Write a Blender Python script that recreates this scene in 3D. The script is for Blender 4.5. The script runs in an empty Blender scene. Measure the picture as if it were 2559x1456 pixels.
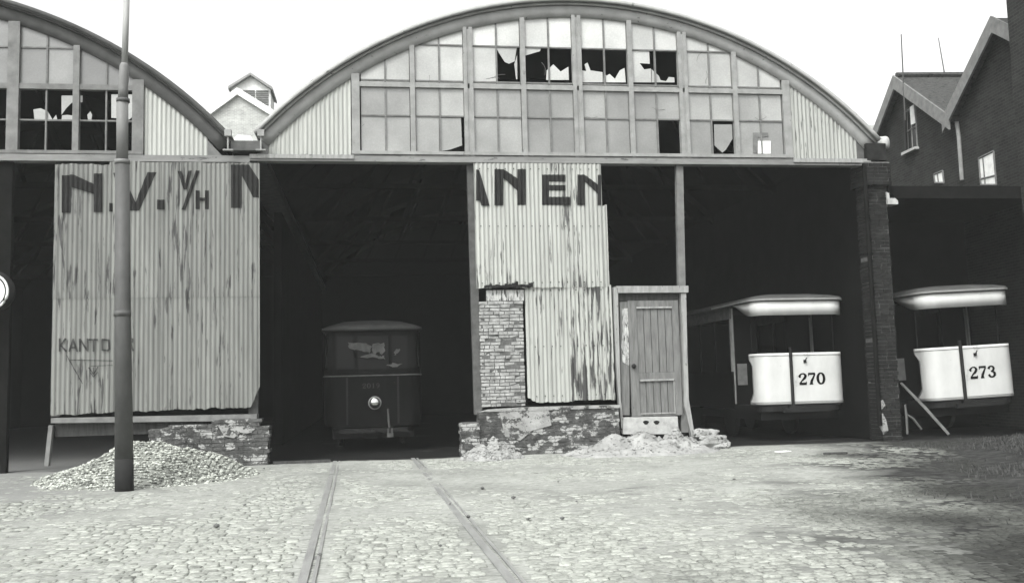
import bpy, bmesh, math, random
from mathutils import Vector, noise
random.seed(7)
R = math.radians
sc = bpy.context.scene
col = sc.collection

# ------------------------------------------------------------------ camera
CAM_D, CAM_H, FOC = 18.0, 1.34, 2400.0
YAW, PITCH, ROLL = R(8.5), R(5.4), R(1.5)
fwd = Vector((math.sin(YAW)*math.cos(PITCH), math.cos(YAW)*math.cos(PITCH), math.sin(PITCH)))
right0 = Vector((math.cos(YAW), -math.sin(YAW), 0)); up0 = right0.cross(fwd)
rgt = right0*math.cos(ROLL) - up0*math.sin(ROLL)
upv = up0*math.cos(ROLL) + right0*math.sin(ROLL)
CAM = Vector((0, -CAM_D, CAM_H))
cam = bpy.data.cameras.new('camera'); camo = bpy.data.objects.new('camera', cam); col.objects.link(camo)
from mathutils import Matrix
m3 = Matrix((rgt, upv, -fwd)).transposed()
camo.matrix_world = Matrix.Translation(CAM) @ m3.to_4x4()
cam.sensor_width = 36; cam.lens = 36*FOC/2559; cam.clip_end = 2000; cam.clip_start = .05
sc.camera = camo

# ------------------------------------------------------------------ light
w = bpy.data.worlds.new("World"); sc.world = w; w.use_nodes = True
nt = w.node_tree; nt.nodes.clear()
sky = nt.nodes.new('ShaderNodeTexSky'); sky.sky_type = 'NISHITA'; sky.sun_disc = False
SUN_EL, SUN_AZ = R(52), R(215)
sky.sun_elevation = SUN_EL; sky.sun_rotation = SUN_AZ; sky.air_density = 1.6; sky.dust_density = 5.0; sky.ozone_density = 1.0
bwn = nt.nodes.new('ShaderNodeRGBToBW'); nt.links.new(sky.outputs[0], bwn.inputs[0])
bg = nt.nodes.new('ShaderNodeBackground'); nt.links.new(bwn.outputs[0], bg.inputs[0]); bg.inputs[1].default_value = 0.15
wo = nt.nodes.new('ShaderNodeOutputWorld'); nt.links.new(bg.outputs[0], wo.inputs[0])
sun = bpy.data.lights.new('sun', 'SUN'); sun.energy = 0.75; sun.angle = R(12); sun.color = (1, .99, .965)
suno = bpy.data.objects.new('sun', sun); col.objects.link(suno)
sd = Vector((math.sin(SUN_AZ)*math.cos(SUN_EL), math.cos(SUN_AZ)*math.cos(SUN_EL), math.sin(SUN_EL)))
suno.rotation_euler = (-sd).to_track_quat('-Z', 'Y').to_euler()
suno.location = (0, -30, 30)
sc.view_settings.view_transform = 'Standard'; sc.view_settings.look = 'None'
sc.view_settings.exposure = 1.45; sc.view_settings.gamma = 1

# ------------------------------------------------------------------ measuring: a sight line to a point on a real plane
def ray(x, y): return rgt*(x-1279.5) - upv*(y-728) + fwd*FOC
def P(x, y, Y=0.0):
    d = ray(x, y); return CAM + d*((Y-CAM.y)/d.y)
def G(x, y, z=0.0):
    d = ray(x, y); return CAM + d*((z-CAM.z)/d.z)
def XZ(x, y, Y=0.0):
    p = P(x, y, Y); return (p.x, p.z)

# ------------------------------------------------------------------ mesh helpers
ORI = {}
class MB:
    def __init__(s): s.v = []; s.f = []; s.tone = None
    def add(s, vs, fs):
        o = len(s.v); s.v += [tuple(v) for v in vs]; s.f += [tuple(i+o for i in f) for f in fs]; return s
    def box(s, x0, x1, y0, y1, z0, z1):
        return s.add([(x0,y0,z0),(x1,y0,z0),(x1,y1,z0),(x0,y1,z0),(x0,y0,z1),(x1,y0,z1),(x1,y1,z1),(x0,y1,z1)],
                     [(0,3,2,1),(4,5,6,7),(0,1,5,4),(1,2,6,5),(2,3,7,6),(3,0,4,7)])
    def jbox(s, x0, x1, y0, y1, z0, z1, j):
        r = lambda: random.uniform(-j, j)
        vs = [(x+r(), y+r(), z+r()) for x, y, z in [(x0,y0,z0),(x1,y0,z0),(x1,y1,z0),(x0,y1,z0),(x0,y0,z1),(x1,y0,z1),(x1,y1,z1),(x0,y1,z1)]]
        return s.add(vs, [(0,3,2,1),(4,5,6,7),(0,1,5,4),(1,2,6,5),(2,3,7,6),(3,0,4,7)])
    def prism(s, poly, y0, y1):            # polygon in X,Z extruded in Y
        n = len(poly)
        a = sum(poly[i][0]*poly[(i+1)%n][1]-poly[(i+1)%n][0]*poly[i][1] for i in range(n))
        if a < 0: poly = poly[::-1]
        vs = [(p[0], y0, p[1]) for p in poly] + [(p[0], y1, p[1]) for p in poly]
        fs = [tuple(range(n)), tuple(range(2*n-1, n-1, -1))] + [(i, i+n, (i+1)%n+n, (i+1)%n) for i in range(n)]
        return s.add(vs, fs)
    def zprism(s, poly, z0, z1):           # polygon in X,Y extruded in Z
        n = len(poly)
        vs = [(p[0], p[1], z0) for p in poly] + [(p[0], p[1], z1) for p in poly]
        return s.add(vs, [tuple(range(n-1,-1,-1)), tuple(range(n, 2*n))] + [(i, (i+1)%n, (i+1)%n+n, i+n) for i in range(n)])
    def bar(s, p, q, wd, y0, y1):          # bar between two X,Z points
        p = Vector(p); q = Vector(q); d = (q-p).normalized(); n = Vector((-d.y, d.x))*wd/2
        return s.prism([tuple(p+n), tuple(q+n), tuple(q-n), tuple(p-n)], y0, y1)
    def tube(s, pts, r, n=8, cap=True):
        pts = [Vector(p) for p in pts]; rs = r if isinstance(r, (list, tuple)) else [r]*len(pts); rings = []
        for i, p in enumerate(pts):
            d = (pts[min(i+1, len(pts)-1)] - pts[max(i-1, 0)]).normalized()
            a = Vector((0, 0, 1)) if abs(d.z) < .9 else Vector((1, 0, 0))
            u = d.cross(a).normalized(); v = d.cross(u)
            rings.append([p + (u*math.cos(t*2*math.pi/n) + v*math.sin(t*2*math.pi/n))*rs[i] for t in range(n)])
        vs = [q for rg in rings for q in rg]; fs = []
        for i in range(len(pts)-1):
            for t in range(n): fs.append((i*n+t, i*n+(t+1)%n, (i+1)*n+(t+1)%n, (i+1)*n+t))
        if cap: fs += [tuple(range(n-1,-1,-1)), tuple(range((len(pts)-1)*n, len(pts)*n))]
        return s.add(vs, fs)
    def build(s, name, mat, parent=None, smooth=False, tones=None):
        o0 = ORI.get(parent.name, Vector((0,0,0))) if parent else Vector((0,0,0))
        me = bpy.data.meshes.new(name)
        me.from_pydata([(v[0]-o0.x, v[1]-o0.y, v[2]-o0.z) for v in s.v], [], s.f); me.update()
        if tones:
            at = me.attributes.new('tone', 'FLOAT', 'FACE'); at.data.foreach_set('value', tones)
        if smooth: me.polygons.foreach_set('use_smooth', [True]*len(me.polygons))
        me.materials.append(mat)
        o = bpy.data.objects.new(name, me); col.objects.link(o)
        if parent: o.parent = parent; ORI[o.name] = o0
        return o
def thing(name, label, cat, loc=(0,0,0), group=None):
    o = bpy.data.objects.new(name, None); col.objects.link(o); o.location = loc; o.empty_display_size = .3
    o['label'] = label; o['category'] = cat
    if group: o['group'] = group
    ORI[o.name] = Vector(loc); return o
def tag(o, label, cat, group=None):
    o['label'] = label; o['category'] = cat
    if group: o['group'] = group
    return o
def structure(o, label=None):
    o['kind'] = 'structure'
    if label: o['label'] = label
    return o

# ------------------------------------------------------------------ materials
TINT = (.985, 1.0, .965)
def g(v): return (v*TINT[0], v*TINT[1], v*TINT[2], 1)
def new(name, rough=.8, metal=0, spec=.3):
    m = bpy.data.materials.new(name); m.use_nodes = True
    b = m.node_tree.nodes['Principled BSDF']; b.inputs['Roughness'].default_value = rough
    b.inputs['Metallic'].default_value = metal; b.inputs['Specular IOR Level'].default_value = spec
    return m, m.node_tree, b
def N(t, k, **kw):
    n = t.nodes.new('ShaderNode'+k)
    for a, b in kw.items(): setattr(n, a, b)
    return n
def noise_node(t, scale, sc3=(1,1,1), detail=5, rough=.6, off=(0,0,0)):
    tc = N(t, 'TexCoord'); mp = N(t, 'Mapping'); mp.inputs['Scale'].default_value = sc3; mp.inputs['Location'].default_value = off
    t.links.new(tc.outputs['Object'], mp.inputs[0])
    n = N(t, 'TexNoise'); n.inputs['Scale'].default_value = scale; n.inputs['Detail'].default_value = detail; n.inputs['Roughness'].default_value = rough
    t.links.new(mp.outputs[0], n.inputs['Vector']); return n
def ramp(t, src, stops):
    r = N(t, 'ValToRGB'); e = r.color_ramp.elements
    while len(e) < len(stops): e.new(.5)
    for i, (p, c) in enumerate(stops): e[i].position = p; e[i].color = c if isinstance(c, tuple) else g(c)
    t.links.new(src, r.inputs[0]); return r
def mixc(t, fac, a, b, mode='MIX'):
    m = N(t, 'Mix', data_type='RGBA', blend_type=mode)
    if isinstance(fac, (int, float)): m.inputs[0].default_value = fac
    else: t.links.new(fac, m.inputs[0])
    for s, i in ((a, 6), (b, 7)):
        if isinstance(s, tuple): m.inputs[i].default_value = s
        else: t.links.new(s, m.inputs[i])
    return m.outputs[2]
def bump(t, b, h, strength=.4, dist=.01):
    n = N(t, 'Bump'); n.inputs['Strength'].default_value = strength; n.inputs['Distance'].default_value = dist
    t.links.new(h, n.inputs['Height']); t.links.new(n.outputs[0], b.inputs['Normal'])
def weathered(name, lo, hi, scale=3, sc3=(1,1,1), spots=None, rough=.85, metal=0, bmp=.3, spec=.2):
    """mottled paint / wood / plaster: lo..hi by noise, optional (value, threshold, scale, stretch) stains"""
    m, t, b = new(name, rough, metal, spec)
    n = noise_node(t, scale, sc3)
    c = ramp(t, n.outputs[0], [(.3, lo), (.7, hi)]).outputs[0]
    for k, sp in enumerate(spots or []):
        v, th, s2, st = sp
        n2 = noise_node(t, s2, st, 4, .65, (3.1*k+1.7, 5.3, 2.2))
        f = ramp(t, n2.outputs[0], [(th, (0,0,0,1)), (th+.05, (1,1,1,1))]).outputs[0]
        c = mixc(t, f, c, g(v))
    t.links.new(c, b.inputs['Base Color'])
    if bmp:
        n3 = noise_node(t, scale*6, sc3, 4); bump(t, b, n3.outputs[0], bmp, .01)
    return m
def brickmat(name, c1, c2, mort, white=None, w=.22, h=.07, scale=1.0, rough=.9):
    m, t, b = new(name, rough, 0, .03)
    tc = N(t, 'TexCoord'); sp = N(t, 'SeparateXYZ'); t.links.new(tc.outputs['Object'], sp.inputs[0])
    ad = N(t, 'Math', operation='ADD'); t.links.new(sp.outputs[0], ad.inputs[0]); t.links.new(sp.outputs[1], ad.inputs[1])
    cb = N(t, 'CombineXYZ'); t.links.new(ad.outputs[0], cb.inputs[0]); t.links.new(sp.outputs[2], cb.inputs[1])
    br = N(t, 'TexBrick'); br.inputs['Scale'].default_value = scale; br.inputs['Brick Width'].default_value = w; br.inputs['Row Height'].default_value = h
    br.inputs['Mortar Size'].default_value = .008; br.inputs['Color1'].default_value = g(c1); br.inputs['Color2'].default_value = g(c2); br.inputs['Mortar'].default_value = g(mort)
    t.links.new(cb.outputs[0], br.inputs['Vector'])
    n = noise_node(t, 2.5); c = mixc(t, .6, br.outputs[0], ramp(t, n.outputs[0], [(.3, .45), (.7, 1.0)]).outputs[0], 'MULTIPLY')
    if white:
        n2 = noise_node(t, 2.2, (1,1,1.6), 7, .7, (4, 2, 1)); f = ramp(t, n2.outputs[0], [(white[1], (0,0,0,1)), (white[1]+.08, (1,1,1,1))]).outputs[0]
        c = mixc(t, f, c, g(white[0]))
    t.links.new(c, b.inputs['Base Color']); bump(t, b, br.outputs['Fac'], -.5, .01)
    return m
def corrmat(name, lo, hi, rust, th, seed=0):
    m, t, b = new(name, .6, 0, .3)
    n = noise_node(t, 1.0, (5, 5, .8), 6, .6, (seed, 0, 0)); c = ramp(t, n.outputs[0], [(.25, lo), (.75, hi)]).outputs[0]
    oi = N(t, 'ObjectInfo'); c = mixc(t, .5, c, ramp(t, oi.outputs['Random'], [(0, .72), (1, 1.0)]).outputs[0], 'MULTIPLY')
    ns = noise_node(t, 1.0, (34, 34, .5), 3, .5, (seed+6, 1, 0)); c = mixc(t, .55, c, ramp(t, ns.outputs[0], [(.3, .6), (.62, 1.0)]).outputs[0], 'MULTIPLY')
    n2 = noise_node(t, 1.0, (17, 17, 1.5), 5, .62, (seed+2, 4, 1)); nc = noise_node(t, .9, (1.6, 1.6, .7), 3, .5, (seed, 9, 4))
    ad = N(t, 'Math', operation='MULTIPLY_ADD'); t.links.new(nc.outputs[0], ad.inputs[0]); ad.inputs[1].default_value = .62; t.links.new(n2.outputs[0], ad.inputs[2])
    th += .300
    f = ramp(t, ad.outputs[0], [(th, (0,0,0,1)), (th+.06, (1,1,1,1))]).outputs[0]
    c = mixc(t, f, c, g(rust))
    t.links.new(c, b.inputs['Base Color']); bump(t, b, n2.outputs[0], .15, .005)
    return m

M = {}
M['corr_grey'] = corrmat('corrugated_grey', .14, .22, .04, .605)
M['corr_pale'] = corrmat('corrugated_pale', .29, .40, .06, .615, 9)
M['corr_gable'] = corrmat('corrugated_gable', .34, .46, .14, .70, 3)
M['corr_rust'] = corrmat('corrugated_rusted', .27, .39, .04, .54, 5)
M['letter'] = weathered('letter_paint', .008, .02, 9, (3,3,1), bmp=.1)
M['letter_faint'] = weathered('faded_letter_paint', .025, .06, 20, (3,3,1), bmp=.1)
M['frame'] = weathered('painted_wood_frame', .18, .27, 5, (1,1,1), [(.12, .66, 9, (2,2,.6))])
M['frame_dark'] = weathered('grimy_wood_frame', .10, .17, 5)
M['beam'] = weathered('weathered_beam', .13, .22, 4, (.4,1,2), [(.07, .62, 7, (.6,1,2))])
M['steel_dark'] = weathered('dark_steel', .05, .10, 6)
M['rim_dark'] = weathered('dark_edge_board', .045, .08, 3)  # darker edge board of the left shed
M['frame_mid'] = weathered('mid_grey_mullion', .11, .19, 5)  # mid-grey timber of the left shed
M['fascia'] = weathered('dark_fascia', .006, .012, 5, spec=0)
M['numeral'] = weathered('numeral_paint', .004, .008, 5, rough=1, spec=0, bmp=0)
M['roof_trim_dark'] = weathered('faded_number', .02, .04, 20)
M['bars'] = weathered('glazing_bar', .10, .17, 8)
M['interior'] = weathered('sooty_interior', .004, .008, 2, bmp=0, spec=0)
M['roof'] = weathered('tarred_roof', .09, .15, 3, (1,.3,1))
M['rim'] = weathered('roof_edge_board', .26, .34, 3, (1,1,1), [(.12, .64, 6, (1,1,1))])
M['soffit'] = weathered('arch_rib_paint', .20, .28, 3, (1,1,1), [(.06, .66, 6, (1,1,1))])
M['plaster'] = weathered('crumbling_plaster', .18, .32, 4, (1,1,1.4), [(.05, .54, 6, (1,1,1.5)), (.10, .60, 16, (1,1,1))], bmp=.8)
M['brick_worn'] = weathered('worn_brick', .14, .38, 8, (1,1,1.5), [(.05, .66, 14, (1,1,1))], bmp=.7)
M['brick_dark'] = weathered('sooty_brick', .010, .030, 6, (1,1,1), [(.12, .72, 9, (1,1,1))], bmp=.6, spec=0)
M['brick_wash'] = weathered('limewashed_brick', .025, .10, 5, (1,1,1), [(.30, .52, 4, (1,1,1.6)), (.04, .56, 12, (1,1,2.4))], bmp=.8)
M['mortar'] = weathered('mortar', .06, .12, 14)
M['house_brick'] = brickmat('house_brick', .020, .034, .048)
M['far_brick'] = brickmat('far_brick', .36, .46, .58)  # paled in colour to stand in for flare
M['wood_door'] = weathered('grey_door_wood', .09, .17, 5, (4,4,.5), [(.05, .68, 8, (3,3,.6))])
M['wood_light'] = weathered('bare_timber', .18, .30, 5, (3,3,.5), [(.06, .63, 9, (2,2,.6))])
M['wood_dark'] = weathered('dark_timber', .03, .07, 5, (4,4,.5))
M['white_flake'] = weathered('flaking_white_paint', .14, .5, 7, (3,3,.7), [(.06, .55, 9, (3,3,.7))])
M['tram_white'] = weathered('tram_cream_enamel', .42, .54, 2, (1,1,.6), [(.34, .64, 5, (1,1,.5)), (.24, .70, 14, (1,1,1))], rough=.75, spec=.2, bmp=.05)
M['tram_dark'] = weathered('tram_dark_enamel', .0035, .007, 2.5, (1,1,.5), [(.03, .70, 9, (1,1,1))], rough=.6, spec=.05, bmp=.05)
M['tram_roof'] = weathered('tram_roof_canvas', .04, .07, 3)
M['tram_trim'] = weathered('tram_trim', .16, .24, 5)
M['black'] = weathered('black_iron', .006, .013, 6, rough=.6)
M['tile'] = weathered('roof_tile', .03, .07, 12, (1,1,1), [(.015, .58, 9, (1,1,1))], bmp=.8)
M['barge'] = weathered('bargeboard', .12, .2, 6)
M['white_wood'] = weathered('white_wood', .6, .8, 6)
M['stone'] = weathered('pale_stone', .26, .42, 7, bmp=.6)
M['gravel'] = weathered('gravel', .22, .45, 14, bmp=.4)
M['pole_low'] = weathered('pole_dark_paint', .055, .085, 5, (1,1,.5), rough=.55)
M['pole_mid'] = weathered('pole_grey_flare', .13, .17, 5, (1,1,.5), rough=.55)
M['pole_up'] = weathered('pole_light_flare', .24, .30, 5, (1,1,.5), rough=.55)  # upper pole lightened in steps to stand in for flare
M['pole_tar'] = weathered('pole_tar', .012, .02, 5)
M['rail'] = weathered('worn_rail', .20, .30, 5, (2,.5,1), rough=.5, metal=.3)
M['groove'] = weathered('rail_groove_dirt', .12, .18, 9)
M['pebble'] = weathered('dark_stone', .06, .12, 9)
M['grass'] = weathered('weeds', .03, .07, 2)

# glass: dusty, tone varies pane by pane; sky brightness painted into it
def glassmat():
    m, t, b = new('dusty_skylit_glass', .28, 0, .6)
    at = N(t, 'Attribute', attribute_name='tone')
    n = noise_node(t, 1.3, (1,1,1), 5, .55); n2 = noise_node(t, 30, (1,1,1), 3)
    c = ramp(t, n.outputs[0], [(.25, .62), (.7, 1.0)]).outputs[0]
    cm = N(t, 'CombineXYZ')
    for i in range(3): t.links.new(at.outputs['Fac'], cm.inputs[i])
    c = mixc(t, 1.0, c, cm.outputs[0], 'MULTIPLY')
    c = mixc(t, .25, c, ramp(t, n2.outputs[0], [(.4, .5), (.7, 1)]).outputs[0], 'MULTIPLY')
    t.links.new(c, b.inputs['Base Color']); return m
M['glass'] = glassmat()
M['glass_dark'], _t, _b = new('dark_glass', .25, 0, .12); _b.inputs['Base Color'].default_value = g(.012)
M['lens'], _t, _b = new('lamp_lens', .08, 0, .8); _b.inputs['Base Color'].default_value = g(.75)
M['chrome'], _t, _b = new('polished_reflector', .10, 1, .5); _b.inputs['Base Color'].default_value = g(.45)

def groundmat():
    m, t, b = new('yard_ground', .95, 0, .1)
    n = noise_node(t, .55, (1,1,1), 7, .62); c = ramp(t, n.outputs[0], [(.28, .18), (.5, .28), (.68, .34)]).outputs[0]
    n2 = noise_node(t, 26, (1,1,1), 4); c = mixc(t, .6, c, ramp(t, n2.outputs[0], [(.3, .62), (.62, 1.0)]).outputs[0], 'MULTIPLY')
    # trampled cinders and litter flecks
    n3 = noise_node(t, 3.6, (.45, 1.6, 1), 6, .7, (2, 7, 0)); f = ramp(t, n3.outputs[0], [(.60, (0,0,0,1)), (.68, (1,1,1,1))]).outputs[0]
    c = mixc(t, f, c, g(.12))
    n6 = noise_node(t, 9, (.35, 1.5, 1), 5, .7, (5, 3, 0)); f = ramp(t, n6.outputs[0], [(.54, (0,0,0,1)), (.66, (.85,.85,.85,1))]).outputs[0]
    c = mixc(t, f, c, g(.11))
    n8 = noise_node(t, 22, (.45, 1.3, 1), 4, .7, (8, 3, 0)); c = mixc(t, .7, c, ramp(t, n8.outputs[0], [(.36, .62), (.5, .95), (.66, 1.1)]).outputs[0], 'MULTIPLY')
    # dark soil, plus vignette painted on the weedy side and shade under the roofs
    tc = N(t, 'TexCoord'); sp = N(t, 'SeparateXYZ'); t.links.new(tc.outputs['Object'], sp.inputs[0])
    n4 = noise_node(t, .7, (1,1,1), 6, .65, (9, 1, 0))
    a = N(t, 'MapRange'); a.inputs[1].default_value = 7.6; a.inputs[2].default_value = 12.2; u_ = N(t, 'Math', operation='MULTIPLY_ADD'); t.links.new(sp.outputs[1], u_.inputs[0]); u_.inputs[1].default_value = -.49; t.links.new(sp.outputs[0], u_.inputs[2]); t.links.new(u_.outputs[0], a.inputs[0])
    a2 = N(t, 'Math', operation='ADD'); t.links.new(a.outputs[0], a2.inputs[0]); t.links.new(n4.outputs[0], a2.inputs[1])
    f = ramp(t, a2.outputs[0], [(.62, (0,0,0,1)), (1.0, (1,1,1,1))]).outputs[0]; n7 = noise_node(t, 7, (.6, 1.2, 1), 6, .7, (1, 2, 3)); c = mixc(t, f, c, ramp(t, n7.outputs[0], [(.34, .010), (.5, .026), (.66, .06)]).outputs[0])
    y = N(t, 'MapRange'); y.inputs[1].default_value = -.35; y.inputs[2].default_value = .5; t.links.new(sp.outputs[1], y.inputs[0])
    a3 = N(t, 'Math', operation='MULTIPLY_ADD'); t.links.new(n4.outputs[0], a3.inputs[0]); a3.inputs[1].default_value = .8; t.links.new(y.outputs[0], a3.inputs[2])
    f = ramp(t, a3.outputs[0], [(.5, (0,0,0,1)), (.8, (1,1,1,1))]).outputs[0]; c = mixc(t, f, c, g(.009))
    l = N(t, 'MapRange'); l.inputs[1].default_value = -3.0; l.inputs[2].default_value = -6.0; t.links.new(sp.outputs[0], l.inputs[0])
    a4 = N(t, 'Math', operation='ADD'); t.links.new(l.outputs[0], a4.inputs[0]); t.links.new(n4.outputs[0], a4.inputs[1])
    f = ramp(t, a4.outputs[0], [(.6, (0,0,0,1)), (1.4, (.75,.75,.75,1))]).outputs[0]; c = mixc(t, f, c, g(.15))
    t.links.new(c, b.inputs['Base Color']); bump(t, b, n2.outputs[0], .5, .012); return m
M['ground'] = groundmat()
def settmat():
    m, t, b = new('granite_setts', .85, 0, .2)
    at = N(t, 'Attribute', attribute_name='tone'); cm = N(t, 'CombineXYZ')
    for i in range(3): t.links.new(at.outputs['Fac'], cm.inputs[i])
    n = noise_node(t, 9, (1,1,1), 5); c = mixc(t, 1, cm.outputs[0], ramp(t, n.outputs[0], [(.32, .62), (.55, 1.0)]).outputs[0], 'MULTIPLY')
    ng = noise_node(t, 45, (.6,1.4,1), 3, .6); c = mixc(t, .8, c, ramp(t, ng.outputs[0], [(.38, .55), (.5, 1.0)]).outputs[0], 'MULTIPLY')
    n3 = noise_node(t, 2.6, (.5, 1.5, 1), 6, .72, (2, 7, 0)); c = mixc(t, 1, c, ramp(t, n3.outputs[0], [(.30, .80), (.5, 1.0), (.60, 1.0), (.70, .45)]).outputs[0], 'MULTIPLY')
    n2 = noise_node(t, 40, (1,1,1), 3); t.links.new(c, b.inputs['Base Color']); bump(t, b, n2.outputs[0], .35, .006); return m
M['sett'] = settmat()
def sandmat():
    m, t, b = new('heaped_sand', .95, 0, .1)
    n = noise_node(t, 3, (1,1,1), 6); c = ramp(t, n.outputs[0], [(.3, .17), (.65, .29)]).outputs[0]
    n3 = noise_node(t, 4, (1,1,1), 5, .6, (1,4,2)); f = ramp(t, n3.outputs[0], [(.62, (0,0,0,1)), (.7, (1,1,1,1))]).outputs[0]; c = mixc(t, f, c, g(.12))
    n2 = noise_node(t, 24, (1,1,1), 4); t.links.new(c, b.inputs['Base Color']); bump(t, b, n2.outputs[0], .7, .02); return m
M['sand'] = sandmat()

# ------------------------------------------------------------------ ground
def nz(x, y, s, o=0): return noise.noise(Vector((x*s+o, y*s-o, o*.37)))
def bank(x, y):                                       # the yard rises slightly at its weedy right edge
    t = max(0, min(1, (x-9.0-.25*max(0,-y))/3.0 + .0)) if y < -.5 else 0
    t = max(0, min(1, (x - (11.2 + .55*y))/2.2)) if y < -1.6 else 0
    return .16*t*t*(3-2*t)
def sandz(x, y):
    cover = .5*nz(x, y, .45, 3) + .3*nz(x, y, 1.3, 8)
    far = max(0, min(1, (y+9.6)/3.0))
    return -.010 + .008*far + .024*cover + .006*nz(x, y, 5, 1) + bank(x, y)
mb = MB()
xs = [-400,-150,-60,-30,-16] + [-10+i*.09 for i in range(275)] + [18,24,40,80,150,400]
ys = [-200,-80,-40,-24,-17] + [-13.2+i*.09 for i in range(152)] + [1.5,4,9,18,30,60,150,400,900]
for y in ys:
    for x in xs: mb.v.append((x, y, sandz(x, y) if -10 < x < 15 and -13.3 < y < .6 else -.03))
nx = len(xs)
for j in range(len(ys)-1):
    for i in range(nx-1): mb.f.append((j*nx+i, j*nx+i+1, (j+1)*nx+i+1, (j+1)*nx+i))
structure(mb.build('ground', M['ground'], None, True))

RL = lambda y: -.621 - .0150*y       # left rail centre
RRR = lambda y: .792 - .0150*y
mb = MB(); tones = []
y = -13.0; row = 0
while y < -.6:
    dy = random.uniform(.085, .115); x = -7.6 + random.uniform(0, .2)
    while x < 11.5:
        dx = random.uniform(.085, .15)
        cx, cy = x+dx/2, y+dy/2
        if abs(cx-RL(cy)) > .085+dx/2 and abs(cx-RRR(cy)) > .085+dx/2 and bank(cx, cy) < .02:
            hx, hy = dx/2-.002, dy/2-.003
            zt = random.uniform(-.009, .003); tl = random.uniform(-.02, .02); tk = random.uniform(-.03, .03)
            o = len(mb.v); n = 8
            for (k, zz) in ((1.0, -.02), (.96, -.004), (.7, .001)):
                for i in range(n):
                    a = 2*math.pi*i/n + .3; ca, sa = math.cos(a), math.sin(a)
                    px = cx + k*hx*math.copysign(abs(ca)**.34, ca); py = cy + k*hy*math.copysign(abs(sa)**.34, sa)
                    mb.v.append((px+random.uniform(-.005,.005), py+random.uniform(-.005,.005), zt+zz+(px-cx)*tl+(py-cy)*tk))
            mb.v.append((cx, cy, zt+.0015))
            for r_ in range(2):
                for i in range(n): mb.f.append((o+r_*n+i, o+r_*n+(i+1)%n, o+(r_+1)*n+(i+1)%n, o+(r_+1)*n+i))
            for i in range(n): mb.f.append((o+2*n+i, o+2*n+(i+1)%n, o+3*n))
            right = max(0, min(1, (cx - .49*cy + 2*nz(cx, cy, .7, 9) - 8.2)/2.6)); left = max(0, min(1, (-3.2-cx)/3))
            tv = random.uniform(.25, .35)*(1-.90*right)*(1-.30*left)  # right-hand vignette painted into the sett tones
            if random.random() < .05: tv *= .75
            tones += [tv]*(3*n)
        x += dx
    y += dy; row += 1
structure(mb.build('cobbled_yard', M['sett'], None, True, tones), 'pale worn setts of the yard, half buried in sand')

for fn, lab in ((RL, 'grooved tram rail running in to the left wheels of the dark tram'), (RRR, 'grooved tram rail running in to the right wheels of the dark tram')):
    t = thing('tram_rail', lab, 'rail', (fn(-5), -5, 0), 'rails of the tram track')
    for nm, a, b_, z, mt in (('rail_head', -.062, .005, .004, 'rail'), ('rail_lip', .035, .062, .004, 'rail'), ('groove', .005, .035, -.014, 'groove')):
        m_ = MB(); yy = [-13.5+i*.5 for i in range(70)]
        for y in yy:
            c = fn(y); z_ = z - .001 + .006*nz(y, 3+b_*40, .9) - (.05 if y > .2 else 0)
            m_.v += [(c+a, y, -.06), (c+a, y, z_), (c+b_, y, z_), (c+b_, y, -.06)]
        for j in range(len(yy)-1):
            for i in range(3): m_.f.append((j*4+i, j*4+i+1, (j+1)*4+i+1, (j+1)*4+i))
        m_.build(nm, M[mt], t)

# ------------------------------------------------------------------ sheds
class Hall: pass
def arc(c, R_, zc, r_off=0, a0=-1, a1=1, n=48, half=6.2):
    am = math.asin(half/R_)
    return [(c+(R_-r_off)*math.sin(am*(a0+(a1-a0)*i/n)), zc+(R_-r_off)*math.cos(am*(a0+(a1-a0)*i/n))) for i in range(n+1)]
MAIN = (4.13, 8.35, 8.82-8.35); LEFT = (-8.65, 8.30, 8.74-8.30)
def arcz(h, x, off=0):
    v = (h[1]-off)**2-(x-h[0])**2
    return h[2]+math.sqrt(max(0, v))
def band(h, o0, o1, y0, y1, half=6.2, n=56):
    a = arc(*h, o0, n=n, half=half); b = arc(*h, o1, n=n, half=half); m_ = MB()
    for i in range(n+1):
        m_.v += [(a[i][0], y0, a[i][1]), (a[i][0], y1, a[i][1]), (b[i][0], y1, b[i][1]), (b[i][0], y0, b[i][1])]
    for i in range(n):
        for k in range(4): m_.f.append((i*4+k, (i+1)*4+k, (i+1)*4+(k+1)%4, i*4+(k+1)%4))
    m_.f += [(0,1,2,3), (n*4+3, n*4+2, n*4+1, n*4)]
    return m_
BACK = 26.0
def wavey(x, y0, amp=.011, pitch=.082): return y0 - amp*math.sin(2*math.pi*x/pitch)
SHEETS = []
def corr(name, mat, x0, x1, top, bot, y0, parent, rows=6, pitch=.082, amp=.011, wob=.0):
    st = pitch/8; i0 = math.ceil(x0/st); i1 = math.floor(x1/st)
    X = [x0]+[i*st for i in range(i0, i1+1) if x0 < i*st < x1]+[x1]; m_ = MB()
    for x in X:
        t_, b_ = top(x), bot(x)
        for k in range(rows+1):
            z = b_+(t_-b_)*k/rows
            m_.v.append((x, wavey(x, y0, amp, pitch)+wob*nz(x, z, .8, 2), z))
    n = rows+1
    for i in range(len(X)-1):
        if top(X[i])-bot(X[i]) < .004 and top(X[i+1])-bot(X[i+1]) < .004: continue
        for k in range(rows): m_.f.append((i*n+k, (i+1)*n+k, (i+1)*n+k+1, i*n+k+1))
    o = m_.build(name, M[mat], parent, True); xm_ = (x0+x1)/2; SHEETS.append((o, x0, x1, bot(xm_), top(xm_), ORI[o.name]))
    return o
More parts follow.
